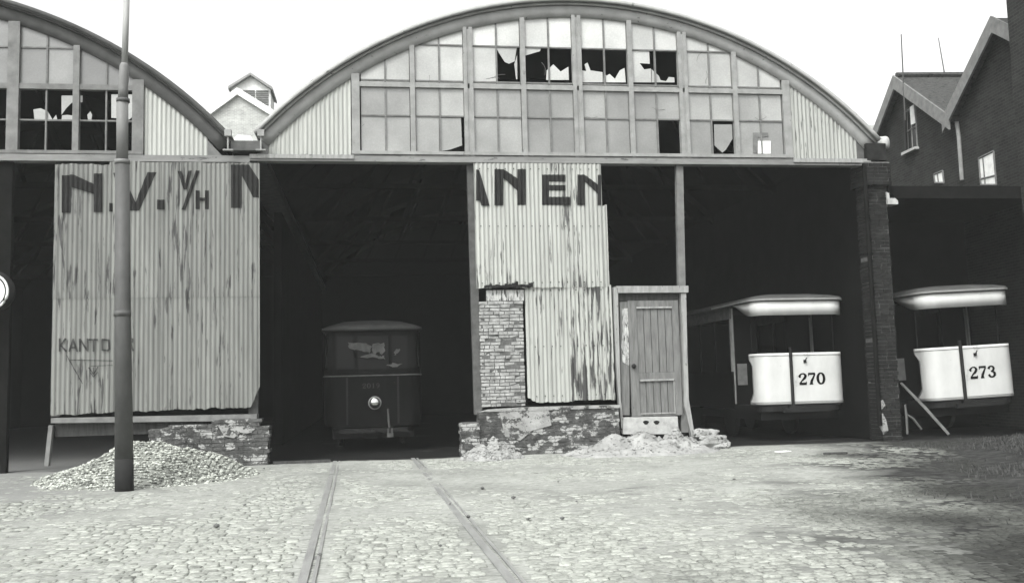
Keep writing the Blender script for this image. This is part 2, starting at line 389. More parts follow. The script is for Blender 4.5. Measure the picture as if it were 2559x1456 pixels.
def clipx(poly, xa, xb):
    def cl(p, X, keep):
        out = []
        for i in range(len(p)):
            a, b = p[i], p[(i+1)%len(p)]; ia, ib = keep(a[0]), keep(b[0])
            if ia: out.append(a)
            if ia != ib:
                t = (X-a[0])/(b[0]-a[0]); out.append((X, a[1]+t*(b[1]-a[1])))
        return out
    p = cl(poly, xa, lambda v: v >= xa)
    return cl(p, xb, lambda v: v <= xb) if p else p
def paint_on_corr(polys, y0, name, mat, parent, amp=.011, pitch=.082, xmax=None):
    m_ = MB(); st = pitch/8
    for k, poly in enumerate(polys):
        n = len(poly); a = sum(poly[i][0]*poly[(i+1)%n][1]-poly[(i+1)%n][0]*poly[i][1] for i in range(n))
        if a < 0: poly = poly[::-1]
        xa = min(p[0] for p in poly); xb = max(p[0] for p in poly)
        i = math.floor(xa/st)
        while i*st < xb:
            p = clipx(poly, i*st, (i+1)*st)
            if len(p) >= 3: m_.add([(q[0], wavey(q[0], y0, amp, pitch)-.0022-.0008*(k%4), q[1]) for q in p], [tuple(range(len(p)))])
            i += 1
    return m_.build(name, M[mat], parent)
def q1(x, y): return XZ(x*.2996, 382.6+y*.2996)       # measured on three enlargements of the photo
def q2(x, y): return XZ(x*.3259, 765.2+y*.3259)
def q3(x, y): return XZ(1071.3+x*.3153, 382.6+y*.3153)
def rect(f, x0, y0, x1, y1): return [f(x0,y0), f(x1,y0), f(x1,y1), f(x0,y1)]
def stroke(f, pts, wd):
    out = []
    for a, b in zip(pts, pts[1:]):
        a_, b_ = Vector(a), Vector(b); d = (b_-a_).normalized(); n = Vector((-d.y, d.x))*wd/2; e = d*wd*.3
        out.append([f(*(a_-e+n)), f(*(b_+e+n)), f(*(b_+e-n)), f(*(a_-e-n))])
    return out

BEAMB, BEAMT = 5.53, 5.68
shed = thing('tram_shed', 'main arched tram shed with tall glazed gable and broken panes', 'tram shed', (4.13, 0, 0), 'pair of arched tram sheds')
lshed = thing('tram_shed', 'left arched tram shed, cut by the frame, clad in grey lettered corrugated iron', 'tram shed', (-8.65, 0, 0), 'pair of arched tram sheds')
for h, s in ((MAIN, shed), (LEFT, lshed)):
    rm = 'rim' if s is shed else 'rim_dark'
    rf = band(h, 0, .07, -.15, BACK).build('roof', M['roof'], s, True)
    band(h, -.006, .066, -.18, -.152).build('roof_edge', M[rm], rf, True)
    band(h, .073, .10, .12, BACK-.01).build('shade_lining', M['interior'], s, True)  # near-black lining added to keep the vault underside in shade
    band(h, .071, .34, -.05, .10).build('arch_rib', M['soffit' if s is shed else 'rim_dark'], s, True)
    band(h, .074, .11, -.10, -.052).build('arch_moulding', M[rm], s, True)
# transverse beam
MB().box(-2.15, 10.12, -.10, .12, BEAMB, BEAMT-.045).build('beam', M['beam'], shed)
MB().box(-.25, 8.5, -.08, .10, BEAMT-.04, BEAMT-.02).build('beam_flashing', M['steel_dark'], shed)
MB().box(-14.6, -2.15, -.10, .12, BEAMB-.03, BEAMT-.06).build('beam', M['beam'], lshed)
MB().box(8.45, 10.1, -.13, -.102, BEAMB+.05, BEAMT-.02).build('beam_batten', M['wood_light'], shed)
MB().box(-2.15, -.25, -.125, -.102, BEAMB+.045, BEAMT-.03).build('beam_batten', M['wood_light'], shed)
# walls of the halls
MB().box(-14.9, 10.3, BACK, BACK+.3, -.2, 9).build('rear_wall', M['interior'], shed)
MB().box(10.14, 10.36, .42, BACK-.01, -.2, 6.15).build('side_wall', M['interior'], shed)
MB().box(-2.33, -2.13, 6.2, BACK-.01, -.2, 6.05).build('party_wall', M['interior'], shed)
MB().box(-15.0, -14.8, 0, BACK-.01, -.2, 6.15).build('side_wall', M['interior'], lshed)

for h, s in ((MAIN, shed), (LEFT, lshed)):
    for yy in (4.5, 9, 13.5, 18, 22.5):
        m_ = band(h, .12, .30, yy, yy+.12); c_ = h[0]
        m_.bar((c_-6.05, 6.02), (c_+6.05, 6.02), .12, yy+.001, yy+.119)
        for k in range(-5, 6):
            if k: m_.bar((c_+k*1.05, 6.08), (c_+k*1.05-.9*(1 if k > 0 else -1), arcz(h, c_+k*1.05-.9*(1 if k > 0 else -1), .28)), .07, yy+.02, yy+.10)
        m_.build('roof_truss', M['fascia'], s)
# gable glazing of the main shed
BAY = 1.076; MX = [-.21+BAY*i for i in range(9)]
ztr = lambda x: P(1279.5+ (x-4)*115, 218).z            # transom height
Z0 = 5.71; ZL = P(1100, 291).z; ZT = P(1300, 218).z; ZU = P(1300, 206).z; ZM = P(1300, 118).z
off = .33
for i, x in enumerate(MX):
    wd = .15 if i in (0, 8) else (.185 if i % 2 == 0 else .095)
    top = arcz(MAIN, x, off-.02)
    m_ = MB()
    if wd > .18:
        m_.box(x-wd/2, x-.02, -.06, .06, Z0-.06, top); m_.box(x+.02, x+wd/2, -.06, .06, Z0-.06, top); m_.box(x-.02, x+.02, -.045, .05, Z0-.06, top)
    else: m_.box(x-wd/2, x+wd/2, -.055, .06, Z0-.05, top)
    m_.build('mullion', M['frame'], shed)
MB().box(-.2, 8.4, -.045, .055, ZT-.055, ZT+.035).build('transom', M['frame'], shed)
MB().box(-.29, 8.48, -.075, .07, Z0-.03, Z0+.035).build('window_sill', M['frame'], shed)

def poly_clip_arch(x0, x1, z0, z1, h, off, n=6):
    xs_ = [x0+(x1-x0)*i/n for i in range(n+1)]
    top = [(x, min(z1, arcz(h, x, off))) for x in xs_]
    if all(t[1] <= z0+.02 for t in top): return None
    top = [(x, max(z, z0)) for x, z in top]
    return [(x0, z0), (x1, z0)] + top[::-1]
v1 = lambda x, y: XZ((1000+x/2.554)/1.3068, y/2.554/1.3068, .02)
v2 = lambda x, y: XZ((1900+x/2.554)/1.3068, y/2.554/1.3068, .02)
# broken panes: bay index, half, row -> the shards that are left
SH = {
 (2,1,2): [[v1(1580,400),v1(1755,400),v1(1738,515),v1(1690,535),v1(1655,520)], [v1(1735,540),v1(1758,460),v1(1760,665),v1(1750,665)]],
 (3,0,2): [[v1(1815,395),v1(1960,395),v1(1950,430),v1(1815,470)]],
 (3,1,2): [[v1(2000,670),v1(2005,590),v1(2060,540),v1(2120,600),v1(2185,560),v1(2190,670)]],
 (4,0,2): [[v1(2290,690),v1(2290,590),v1(2335,595),v1(2320,540),v1(2345,525),v1(2370,590),v1(2470,605),v1(2472,690)]],
 (4,1,2): [[v2(180,690),v2(182,600),v2(205,635),v2(230,620),v2(275,660),v2(315,590),v2(355,570),v2(365,690)]],
 (5,0,2): [[v2(400,415),v2(560,415),v2(565,535),v2(480,530),v2(520,582),v2(575,575),v2(578,690),v2(415,690)]],
 (5,1,2): [[v2(582,690),v2(580,580),v2(640,635),v2(655,670),v2(700,680),v2(725,645),v2(770,650),v2(772,690)]],
 (5,1,0): [],
 (6,1,0): [[v2(1100,1040),v2(1250,1040),v2(1255,1160),v2(1200,1250),v2(1170,1275),v2(1105,1215)]],
 (1,1,0): [[v1(1105,985),v1(1290,985),v1(1300,1215),v1(1200,1250),v1(1110,1265)]],
}
rows = [(Z0+.035, ZL), (ZL, ZT-.055), (ZU, ZM), (ZM, 9.5)]
for b in range(8):
    for lev in (0, 1):
        x0, x1 = MX[b]+(.1 if b % 2 == 0 else .058), MX[b+1]-(.1 if b % 2 else .058)
        xm = (x0+x1)/2
        bars = MB(); gl = MB(); tones = []
        zb = Z0+.03 if lev == 0 else ZT+.035
        zt = ZT-.055 if lev == 0 else min(arcz(MAIN, xm, off-.02), 9)
        bars.box(xm-.016, xm+.016, -.02, .03, zb, zt)
        zc = ZL if lev == 0 else ZM
        for z in ([ZL] if lev == 0 else [ZU-.012, ZM]):
            if z > arcz(MAIN, x0 if b < 4 else x1, off)-.02 and z > arcz(MAIN, x1 if b < 4 else x0, off)-.02: continue
            xa, xb = x0, x1
            if z > arcz(MAIN, x0, off): xa = MAIN[0]-math.sqrt((MAIN[1]-off)**2-(z-MAIN[2])**2)
            if z > arcz(MAIN, x1, off): xb = MAIN[0]+math.sqrt((MAIN[1]-off)**2-(z-MAIN[2])**2)
            bars.box(xa, xb, -.017, .027, z-.014, z+.014)
        for half in (0, 1):
            a, c = (x0, xm) if half == 0 else (xm, x1)
            for r_ in ((0, 1) if lev == 0 else (2, 3)):
                z0, z1 = rows[r_]
                if lev == 1 and r_ == 2:
                    p = poly_clip_arch(a, c, ZT+.03, ZU, MAIN, off)
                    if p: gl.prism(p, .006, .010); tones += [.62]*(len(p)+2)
                base = {0: .30, 1: .33, 2: .50, 3: .56}[r_]*random.uniform(.76, 1.12)  # sky reflection painted in: upper rows paler, lower middle panes darker
                if b in (3, 4, 5) and r_ < 2: base *= .80
                if (b, half, r_) in SH:
                    for p in SH[(b, half, r_)]:
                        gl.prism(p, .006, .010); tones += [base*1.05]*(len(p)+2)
                    continue
                p = poly_clip_arch(a, c, z0, z1, MAIN, off)
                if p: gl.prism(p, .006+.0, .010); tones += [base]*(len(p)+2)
        wobj = bars.build('window', M['bars'], shed)
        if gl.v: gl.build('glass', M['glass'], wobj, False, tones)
random.seed(31)
for b in (0, 1, 2, 3, 5, 6, 7, 4, 2, 6):
    x = random.uniform(MX[b]+.15, MX[b+1]-.15); z = random.uniform(Z0+.2, ZT-.2) if random.random() < .6 else random.uniform(ZT+.1, ZM)
    m_ = MB(); px_, pz_ = x, z; a = random.uniform(0, 6.28)
    for k in range(4):
        a += random.uniform(-.5, .5); qx, qz = px_+.07*math.cos(a), pz_+.07*math.sin(a)
        if not (MX[b]+.1 < qx < MX[b+1]-.1): break
        m_.bar((px_, pz_), (qx, qz), .007, .002-.0004*k, .0052); px_, pz_ = qx, qz
    if m_.v: m_.build('glass_crack', M['bars'], shed)
# strip of patched board in one pane
MB().prism([v2(1465,1285),v2(1465,1180),v2(1570,1180),v2(1570,1285)], -.012, .003).build('patch_board', M['white_wood'], shed)
MB().prism([v2(1425,1110),v2(1550,1110),v2(1550,1140),v2(1465,1150),v2(1460,1280),v2(1425,1280)], -.010, .002).build('patch_board', M['bars'], shed)

# corrugated gable shoulders
topm = lambda x: arcz(MAIN, x, .34)
xa = -1.82
corr('corrugated_gable', 'corr_gable', xa, -.30, topm, lambda x: BEAMT-.01+.03*nz(x, 0, 3), -.012, shed, 3)
corr('corrugated_gable', 'corr_pale', 8.49, 9.86, topm, lambda x: BEAMT-.01+.03*nz(x, 4, 3), -.012, shed, 3)
MB().prism([(9.862, BEAMT-.02), (10.1, BEAMT-.02), (10.05, 5.85), (9.862, 6.15)], -.02, .1).build('gable_corner', M['steel_dark'], shed)
MB().prism([(-1.822, BEAMT-.02), (-2.02, BEAMT-.02), (-2.02, 5.85), (-1.822, 6.05)], -.02, .1).build('gable_corner', M['frame_dark'], shed)

# glazing of the left shed
LX = [XZ(346, 300)[0]-BAY*i for i in range(8)]
ZLT = P(200, 219).z; ZLU = P(200, 122).z; ZLL = P(150, 301).z
for i, x in enumerate(LX):
    wd = .20 if i % 2 == 0 else .11
    top = arcz(LEFT, x, off-.02)
    MB().box(x-wd/2, x+wd/2, -.06, .06, Z0-.09, top).build('mullion', M['frame_mid' if i else 'frame_dark'], lshed)
MB().box(LX[-1], LX[0], -.045, .055, ZLT-.05, ZLT+.05).build('transom', M['frame_dark'], lshed)
MB().box(-14.5, LX[0]+.1, -.075, .07, Z0-.07, Z0-.01).build('window_sill', M['frame_dark'], lshed)
e1 = lambda x, y: XZ(x*.2996, y*.2996, .02)
LSH = {(0, 1): [[e1(930,790),e1(975,790),e1(1130,790),e1(1125,960),e1(1080,1000),e1(930,985)]],
       (1, 0): [[e1(735,1000),e1(730,960),e1(755,930),e1(770,960),e1(765,1000)]],
       (1, 1): [[e1(515,800),e1(690,800),e1(690,855),e1(600,860),e1(555,905),e1(515,960)], [e1(515,1000),e1(520,965),e1(560,960),e1(650,970),e1(680,1000)]],
       (2, 0): [[e1(290,1000),e1(280,915),e1(340,905),e1(400,930),e1(440,1000)], [e1(440,1000),e1(470,960),e1(480,1000)]]}
for b in range(7):
    x1, x0 = LX[b]-(.1 if b % 2 == 0 else .055), LX[b+1]+(.055 if b % 2 == 0 else .1)
    xm = (x0+x1)/2
    for lev in (0, 1):
        bars = MB(); gl = MB(); tones = []
        if lev == 0:
            bars.box(xm-.014, xm+.014, -.02, .03, Z0-.01, ZLT-.05); bars.box(x0, x1, -.017, .027, ZLL-.014, ZLL+.014)
            for key, ps in LSH.items():
                if key[0] == b:
                    for p in ps: gl.prism(p, .006, .010); tones += [.34]*(len(p)+2)
            if b >= 3:
                p = poly_clip_arch(x0, xm, ZLL, ZLT-.05, LEFT, off); gl.prism(p, .006, .01); tones += [.3]*(len(p)+2)
        else:
            bars.box(xm-.016, xm+.016, -.02, .03, ZLT+.05, arcz(LEFT, xm, off-.02))
            if arcz(LEFT, x0, off) > ZLU+.05:
                xb = x1 if arcz(LEFT, x1, off) > ZLU else LEFT[0]+math.sqrt((LEFT[1]-off)**2-(ZLU-LEFT[2])**2)
                bars.box(x0, xb, -.017, .027, ZLU-.014, ZLU+.014)
            for a, c in ((x0, xm), (xm, x1)):
                for z0, z1 in ((ZLT+.05, ZLU), (ZLU, 9.5)):
                    p = poly_clip_arch(a, c, z0, z1, LEFT, off)
                    if p: gl.prism(p, .006, .010); tones += [random.uniform(.15, .24)]*(len(p)+2)
        wobj = bars.build('window', M['bars'], lshed)
        if gl.v: gl.build('glass', M['glass'], wobj, False, tones)
xl0, xl1 = XZ(357, 300)[0], XZ(519, 340)[0]
corr('corrugated_gable', 'corr_gable', xl0, xl1, lambda x: arcz(LEFT, x, .34), lambda x: BEAMT-.07+.03*nz(x, 1, 3), -.012, lshed, 3)
xl2 = XZ(578, 380)[0]
MB().prism([(xl1+.002, BEAMT-.06), (xl2, BEAMT-.06), (xl2, arcz(LEFT, xl2, .36)), (xl1+.002, arcz(LEFT, xl1, .36))], -.02, .08).build('gable_corner', M['frame_dark'], lshed)

# valley between the arches: gutter, brackets, white wall end
vx0, vx1 = XZ(583, 375)[0], XZ(650, 375)[0]
t = thing('valley_gutter', 'dark box gutter in the valley between the two arched roofs', 'gutter', (-2.2, 0, 5.7))
MB().box(vx0-.02, vx1+.02, -.2, BACK, 5.70, 5.88).build('gutter_box', M['steel_dark'], t)
for px in (575, 656):
    p = XZ(px, 350); q = XZ(px, 384)
    m_ = MB(); m_.tube([(p[0], -.26, p[1]), (q[0], -.26, q[1])], .018); m_.box(q[0]-.09, q[0]+.09, -.30, -.22, q[1]-.01, q[1]+.015); m_.box(p[0]-.06, p[0]+.06, -.31, -.21, p[1], p[1]+.12)
    m_.build('downpipe', M['frame'], t)
# posts of the open front
def post(px_t, px_b, yt, yb, wd, mat, s=shed, ya=-.02, ybk=.10):
    a, b_ = XZ(px_t, yt), XZ(px_b, yb)
    MB().bar(a, b_, wd, ya, ybk).build('post', M[mat], s)
post(1177, 1196, 411, 1035, .15, 'steel_dark', shed, .02, .16)
post(1698, 1711, 410, 1080, .14, 'frame_dark')
MB().box(-2.18, -2.02, -.02, .14, 0, BEAMB).build('post', M['steel_dark'], shed)
MB().box(-5.56, -5.42, .03, .16, .95, BEAMB-.03).build('post', M['steel_dark'], lshed)

# left cladding: sheets, each lapping the next
zj = P(400, 741).z
def jag(x, k, a=.03): return a*(nz(x, k, 6, k)+.5*nz(x, k, 21, k))
xe = [XZ(143, 420)[0], XZ(287, 600)[0], XZ(405, 600)[0], XZ(523, 600)[0], XZ(651, 600)[0]]
zb = lambda x: .985 + .012*(x+5.5) + jag(x, 2, .03)
for i in range(4):
    a, c = xe[i]-(.03 if i else 0), xe[i+1]
    dy = -.135-(.013 if i % 2 else 0)
    corr('corrugated_sheet', 'corr_grey', a, c, lambda x: BEAMB-.05-(.05 if x < -4.6 else 0)+jag(x, 1, .02), lambda x: zj-.03, dy, lshed, 3, wob=.01)
    c2 = c if i < 3 else c-.0
    corr('corrugated_sheet', 'corr_grey', a, c2, lambda x: zj+.05+jag(x, 5, .008), lambda x: zb(x)+(.35*max(0, (x+2.12)/.15) if x > -2.12 else 0), dy+.009, lshed, 4, wob=.01)
def nails(x0, x1, z, y, parent):
    # nail heads belong to the sheet they are driven through
    for (o, a, b_, zl, zh, org) in SHEETS:
        if o.parent != parent or not (zl-.05 < z < zh+.05) or b_ < x0 or a > x1: continue
        m_ = MB(); k = math.ceil(max(x0, a+.02)/.164)
        while k*.164 < min(x1, b_-.02):
            x = k*.164-.0205; m_.tube([(x, wavey(x, y)-.001, z+random.uniform(-.008,.008)), (x, wavey(x, y)-.009, z)], .011, 6); k += 1
        if not m_.v: continue
        bm = bmesh.new(); bm.from_mesh(o.data)
        vs = [bm.verts.new((v[0]-org.x, v[1]-org.y, v[2]-org.z)) for v in m_.v]
        for f in m_.f: bm.faces.new([vs[q] for q in f]).material_index = 1
        bm.to_mesh(o.data); bm.free()
        if len(o.data.materials) < 2: o.data.materials.append(M['black'])
L1 = [rect(q1, 538, 200, 612, 510), rect(q1, 800, 185, 873, 505), [q1(600,193), q1(640,197), q1(803,272), q1(803,355), q1(640,305), q1(600,290)],
      rect(q1, 930, 430, 957, 500),
      [q1(960,180), q1(1035,180), q1(1180,492), q1(1100,492)], [q1(1245,175), q1(1320,175), q1(1178,492), q1(1120,492)],
      rect(q1, 1325, 402, 1387, 482),
      [q1(1495,165), q1(1528,165), q1(1572,315), q1(1545,318)], [q1(1583,162), q1(1613,162), q1(1572,318), q1(1548,318)],
      [q1(1647,160), q1(1677,160), q1(1560,485), q1(1528,485)],
      rect(q1, 1645, 325, 1677, 480), rect(q1, 1722, 325, 1754, 480), rect(q1, 1670, 385, 1727, 412),
      rect(q1, 1935, 112, 2027, 470), [q1(2020,112), q1(2085,112), q1(2166,236), q1(2166,385), q1(2118,380), q1(2020,190)]]
for a_, c_ in ((0,3),(3,4),(4,6),(6,7),(7,9),(9,10),(10,13),(13,15)): paint_on_corr(L1[a_:c_], -.151, 'painted_letter', 'letter', lshed)
for grp in ([[(478,252),(478,345)], [(522,252),(484,300),(528,345)]], [[(552,345),(580,255),(610,345)], [(562,318),(600,318)]],
          [[(632,345),(632,255),(688,340),(688,252)]], [[(700,258),(765,258)], [(735,258),(735,345)]],
          [[(800,256),(852,262),(856,330),(846,340),(800,336),(800,256)]], [[(1012,245),(1032,255),(1030,275),(1012,282)], [(1018,282),(1036,340)]]):
    paint_on_corr([q for s in grp for q in stroke(q2, s, 13)], -.146, 'small_painted_letter', 'letter_faint', lshed)
L3 = []
for s, wd in (([(560,412),(880,418)], 6), ([(715,458),(880,452)], 5), ([(530,375),(650,590)], 7), ([(700,470),(735,520),(768,465)], 8), ([(712,510),(735,540),(765,505)], 7), ([(735,470),(735,525)], 6)):
    L3 += stroke(q2, s, wd)
paint_on_corr(L3, -.146, 'chalk_drawing', 'letter_faint', lshed)
# sill and plinth under the left cladding
a, b_ = XZ(128, 1050, -.2), XZ(642, 1042, -.2)
MB().prism([(a[0], a[1]-.045), (b_[0], b_[1]-.06), (b_[0], b_[1]+.055), (a[0], a[1]+.04)], -.22, .1).build('sill', M['frame_mid'], lshed)
MB().bar(XZ(118, 1163, -.1), XZ(129, 1062, -.1), .07, -.16, -.04).build('prop', M['frame_mid'], lshed)
MB().prism([(a[0]+.02, a[1]-.05), (b_[0]-.05, b_[1]-.065), (b_[0]-.05, .60), (a[0]+.02, .60)], -.06, .06).build('skirting_board', M['wood_dark'], lshed)

def bricks(name, mat, x0, x1, z0, zt, yf, depth, parent, cw=.215, ch=.068, jit=.006, gap=.010, ragl=0, ragr=0, back=True):
    m_ = MB(); z = z0; r_ = 0
    while True:
        top = z+ch
        x = x0 - (cw/2 if r_ % 2 else 0) + random.uniform(-.02, .02); any_ = False
        xa = x0 + random.uniform(0, ragl); xb = x1 - random.uniform(0, ragr)
        while x < xb:
            w_ = cw*random.choice((1, 1, 1, .52))*random.uniform(.95, 1.05)
            l, rr = max(x, xa), min(x+w_, xb)
            if rr-l > .04 and top < zt((l+rr)/2)+.02:
                yy = yf+random.uniform(-jit, jit*1.6); m_.jbox(l, rr-gap, yy, yf+depth, z, top-gap, .004)
                any_ = True
            x += w_
        z = top; r_ += 1
        if not any_ or z > 12: break
    o = m_.build(name, M[mat], parent)
    if back:
        n = 12; pts = [(x0+.02+(x1-x0-.04)*i/n, min(zt(x0+.02+(x1-x0-.04)*i/n)-.03, z-.02)) for i in range(n+1)]
        MB().prism([(x0+.02+ragl*.7, z0), (x1-.02-ragr*.7, z0)]+[(max(x0+.02+ragl*.7, min(x1-.02-ragr*.7, p[0])), p[1]) for p in pts[::-1]], yf+.014, yf+depth-.02).build('mortar', M['mortar'], o)
    return o
pxl, pxr = XZ(372, 1100, -.25)[0], XZ(676, 1100, -.25)[0]
def ztl(x):
    f = (x-pxl)/(pxr-pxl)
    return .72 if f < .12 else (.76 if f < .55 else (.86 if f < .88 else .70))
bricks('plinth_wall', 'brick_wash', pxl, pxr, -.06, ztl, -.30, .42, lshed, ragr=.05)
MB().prism([XZ(546,1064,-.3), XZ(590,1061,-.3), XZ(638,1070,-.3), XZ(626,1083,-.3), XZ(600,1080,-.3), XZ(585,1094,-.3), XZ(560,1089,-.3)], -.318, -.302).build('render_patch', M['plaster'], lshed)
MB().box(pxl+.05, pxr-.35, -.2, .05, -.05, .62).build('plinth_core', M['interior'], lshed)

# middle cladding
mx0, mx1 = XZ(1182, 420)[0], XZ(1499, 420)[0]
jx = XZ(1521, 715)[0]; zjm = P(1350, 720).z; zrag = P(1500, 517).z
seam = XZ(1313, 800)[0]; sm = [mx0, mx0+.83, mx0+1.7, mx1]
for i in range(3):
    a, c = sm[i]-(.03 if i else 0), sm[i+1]
    corr('corrugated_sheet', 'corr_pale', a, c, lambda x: BEAMB-.01, (lambda x: zjm+jag(x, 7, .015)+(.10*max(0, 1-abs(x-2.75)/.42)*(1+nz(x,2,7)) if i == 0 else 0)), -.09-(.013 if i % 2 else 0), shed, 4, wob=.012)
corr('corrugated_sheet', 'corr_pale', mx1+.004, jx, lambda x: zrag+jag(x, 3, .06), lambda x: zjm+.0+jag(x, 4, .03)+max(0, (4.75-x))*0, -.082, shed, 3, wob=.02)
bot = P(1420, 1003).z
bx0 = XZ(1312, 800)[0]; bx1 = XZ(1531, 900)[0]; bxm = (bx0+bx1)/2
corr('corrugated_sheet', 'corr_pale', bx0, bxm+.02, lambda x: zjm+.04, lambda x: bot+jag(x, 3, .03)+.10*max(0, 1-(x-bx0)/.18), -.072, shed, 4, wob=.012)
corr('corrugated_sheet', 'corr_rust', bxm, bx1, lambda x: zjm+.04+jag(x, 6, .01), lambda x: bot+.02+jag(x, 8, .03), -.078, shed, 4, wob=.012)
L4 = [[q3(371,140), q3(395,143), q3(478,425), q3(413,425), q3(371,250)], rect(q3, 371, 250, 408, 385),
      rect(q3, 515, 137, 585, 422), rect(q3, 697, 137, 763, 420), [q3(580,137), q3(600,145), q3(700,213), q3(700,312), q3(620,235), q3(580,205)],
      rect(q3, 890, 180, 946, 420), rect(q3, 942, 180, 1075, 236), rect(q3, 942, 262, 1075, 306), rect(q3, 942, 355, 1113, 420),
      rect(q3, 1170, 180, 1228, 420), [q3(1224,182), q3(1240,190), q3(1335,262), q3(1335,335), q3(1224,232)], rect(q3, 1330, 182, 1355, 420)]
for a_, c_ in ((0,2),(2,5),(5,9),(9,12)): paint_on_corr(L4[a_:c_], -.106, 'painted_letter', 'letter', shed)
for z_, y_ in ((BEAMB-.12, -.106), (4.3, -.106), (zjm+.10, -.106)): nails(mx0+.05, mx1-.05, z_, y_, shed)
for z_, y_ in ((zjm-.05, -.086), (2.0, -.086), (bot+.12, -.086)): nails(bx0+.05, bx1-.05, z_, y_, shed)
# torn lintel above the brick pier
tx0, tx1 = XZ(1208, 715)[0], XZ(1328, 715)[0]
m_ = MB(); n = 26
for i in range(n):
    xx = tx0+(tx1-tx0)*i/n; z = zjm+.02
    m_.jbox(xx, xx+(tx1-tx0)/n+.01, -.125, -.098, z-.01+.01*math.sin(i), z+.035+.045*abs(math.sin(i*.7))*random.random(), .006)
m_.build('torn_edge', M['black'], shed)
MB().box(tx0+.05, XZ(1308,740)[0], -.05, .04, XZ(1250,752)[1], zjm-.03).build('lintel_rags', M['white_flake'], shed)
# brick pier and plinth in the middle
pz1 = XZ(1250, 752)[1]; pz0 = XZ(1250, 1012)[1]
bricks('brick_pier', 'brick_worn', XZ(1199, 900)[0], XZ(1311, 900)[0], pz0-.02, lambda x: pz1, -.055, .25, shed, .19, .064, .012, .014, .02, .0)
mp0, mp1 = XZ(1196, 1080, -.2)[0], XZ(1550, 1080, -.2)[0]
zpl = XZ(1400, 1016, -.2)[1]
bricks('plinth_wall', 'brick_wash', mp0, mp1, -.06, lambda x: zpl-.02, -.24, .42, shed, ragr=.02)
MB().prism([(mp0+.05, zpl-.05), (mp1, zpl-.05), (mp1, zpl+.005), (mp0+.9, zpl+.012), (mp0+.2, zpl-.01)], -.262, .1).build('sill', M['plaster'], shed)
MB().prism([XZ(1248,1030,-.25), XZ(1370,1022,-.25), XZ(1378,1062,-.25), XZ(1330,1075,-.25), XZ(1300,1100,-.25), XZ(1262,1090,-.25)], -.256, -.22).build('render_patch', M['plaster'], shed)
bricks('plinth_end', 'brick_wash', XZ(1150,1100,-.3)[0], XZ(1200,1100,-.3)[0], -.06, lambda x: XZ(1170,1052,-.3)[1], -.34, .5, shed, ragl=.05)

# door in its frame
def d(x, y): return (1499.9+x*.2943, 704+y*.2943)
def dq(x, y, Y=0): return XZ(*d(x, y), Y)
MB().prism([dq(100,50), dq(135,50), dq(150,600), dq(160,1000), dq(190,1240), dq(165,1240), dq(130,800), dq(110,400)], -.13, .02).build('door_jamb', M['wood_light'], shed)
MB().prism([dq(120,42), dq(727,40), dq(727,96), dq(135,100)], -.16, .03).build('door_lintel', M['wood_light'], shed)
MB().prism([dq(140,98), dq(660,92), dq(660,150), dq(145,165)], -.03, .03).build('transom_panel', M['wood_dark'], shed)
MB().prism([dq(668,92), dq(712,92), dq(722,600), dq(735,1000), dq(790,1330), dq(765,1330), dq(700,1060), dq(690,700), dq(684,400)], -.13, .02).build('door_jamb', M['wood_light'], shed)
MB().prism([dq(160,172), dq(238,168), dq(245,1130), dq(172,1130)], -.045, .0).build('side_board', M['wood_door'], shed)
MB().prism([dq(178,230), dq(232,225), dq(240,712), dq(185,680), dq(172,560), dq(185,420)], -.055, -.046).build('paint_remnant', M['white_flake'], shed)
# leaf
dz0 = dq(450, 1135)[1]; dz1 = dq(450, 160)[1]; dx0 = dq(243, 600)[0]; dx1 = dq(668, 600)[0]
door = MB(); W_ = dx1-dx0
px0, px1 = dx0+W_*.16, dx1-W_*.13
zmid0, zmid1 = dq(450, 838)[1], dq(450, 768)[1]; zt0 = dq(450, 222)[1]
door.box(dx0, px0, -.075, -.02, dz0, dz1); door.box(px1, dx1, -.075, -.02, dz0, dz1)
door.box(px0, px1, -.073, -.02, zt0, dz1); door.box(px0, px1, -.073, -.02, zmid0, zmid1); door.box(px0, px1, -.073, -.02, dz0, dz0+.05)
leaf = door.build('door', M['wood_door'], shed)
for z0_, z1_ in ((dz0+.052, zmid0-.002), (zmid1+.002, zt0-.002)):
    m_ = MB(); n = 5
    for i in range(n):
        l = px0+(px1-px0)*i/n; m_.box(l+.006, l+(px1-px0)/n-.006, -.054+random.uniform(-.003,.003), -.022, z0_, z1_)
    m_.build('door_panel', M['wood_door'], leaf)
MB().box(px0+.012, px1-.012, -.088, -.0745, dz0+.035, dz0+.058).build('door_moulding', M['wood_light'], leaf)
MB().box(px1-.03, px1-.012, -.086, -.0745, dz0+.06, zmid0-.01).build('door_moulding', M['wood_light'], leaf)
MB().box(px0+.02, px1-.02, -.095, -.0745, zmid0-.005, zmid0+.03).add([], []).build('door_moulding', M['wood_light'], leaf)
MB().box(px0+.0, px1, -.090, -.0745, zt0-.012, zt0+.02).build('door_moulding', M['wood_light'], leaf)
kx, kz = dq(275, 715)
MB().tube([(kx, -.076, kz), (kx, -.11, kz), (kx, -.12, kz), (kx, -.15, kz)], [.045, .045, .022, .028], 10).build('door_handle', M['black'], leaf)
MB().prism([dq(192,1150,-.15), dq(650,1140,-.15), dq(660,1290,-.15), dq(190,1290,-.15)], -.2, .0).build('door_step', M['stone'], shed)
for cx_ in (388, 478):
    p = dq(cx_, 1192, -.2); MB().prism([(p[0]+.055*math.cos(a)*(1+.2*math.sin(3*a)), p[1]+.038*math.sin(a)) for a in [i*math.pi/6 for i in range(12)]], -.206, -.19).build('hole', M['black'], shed)

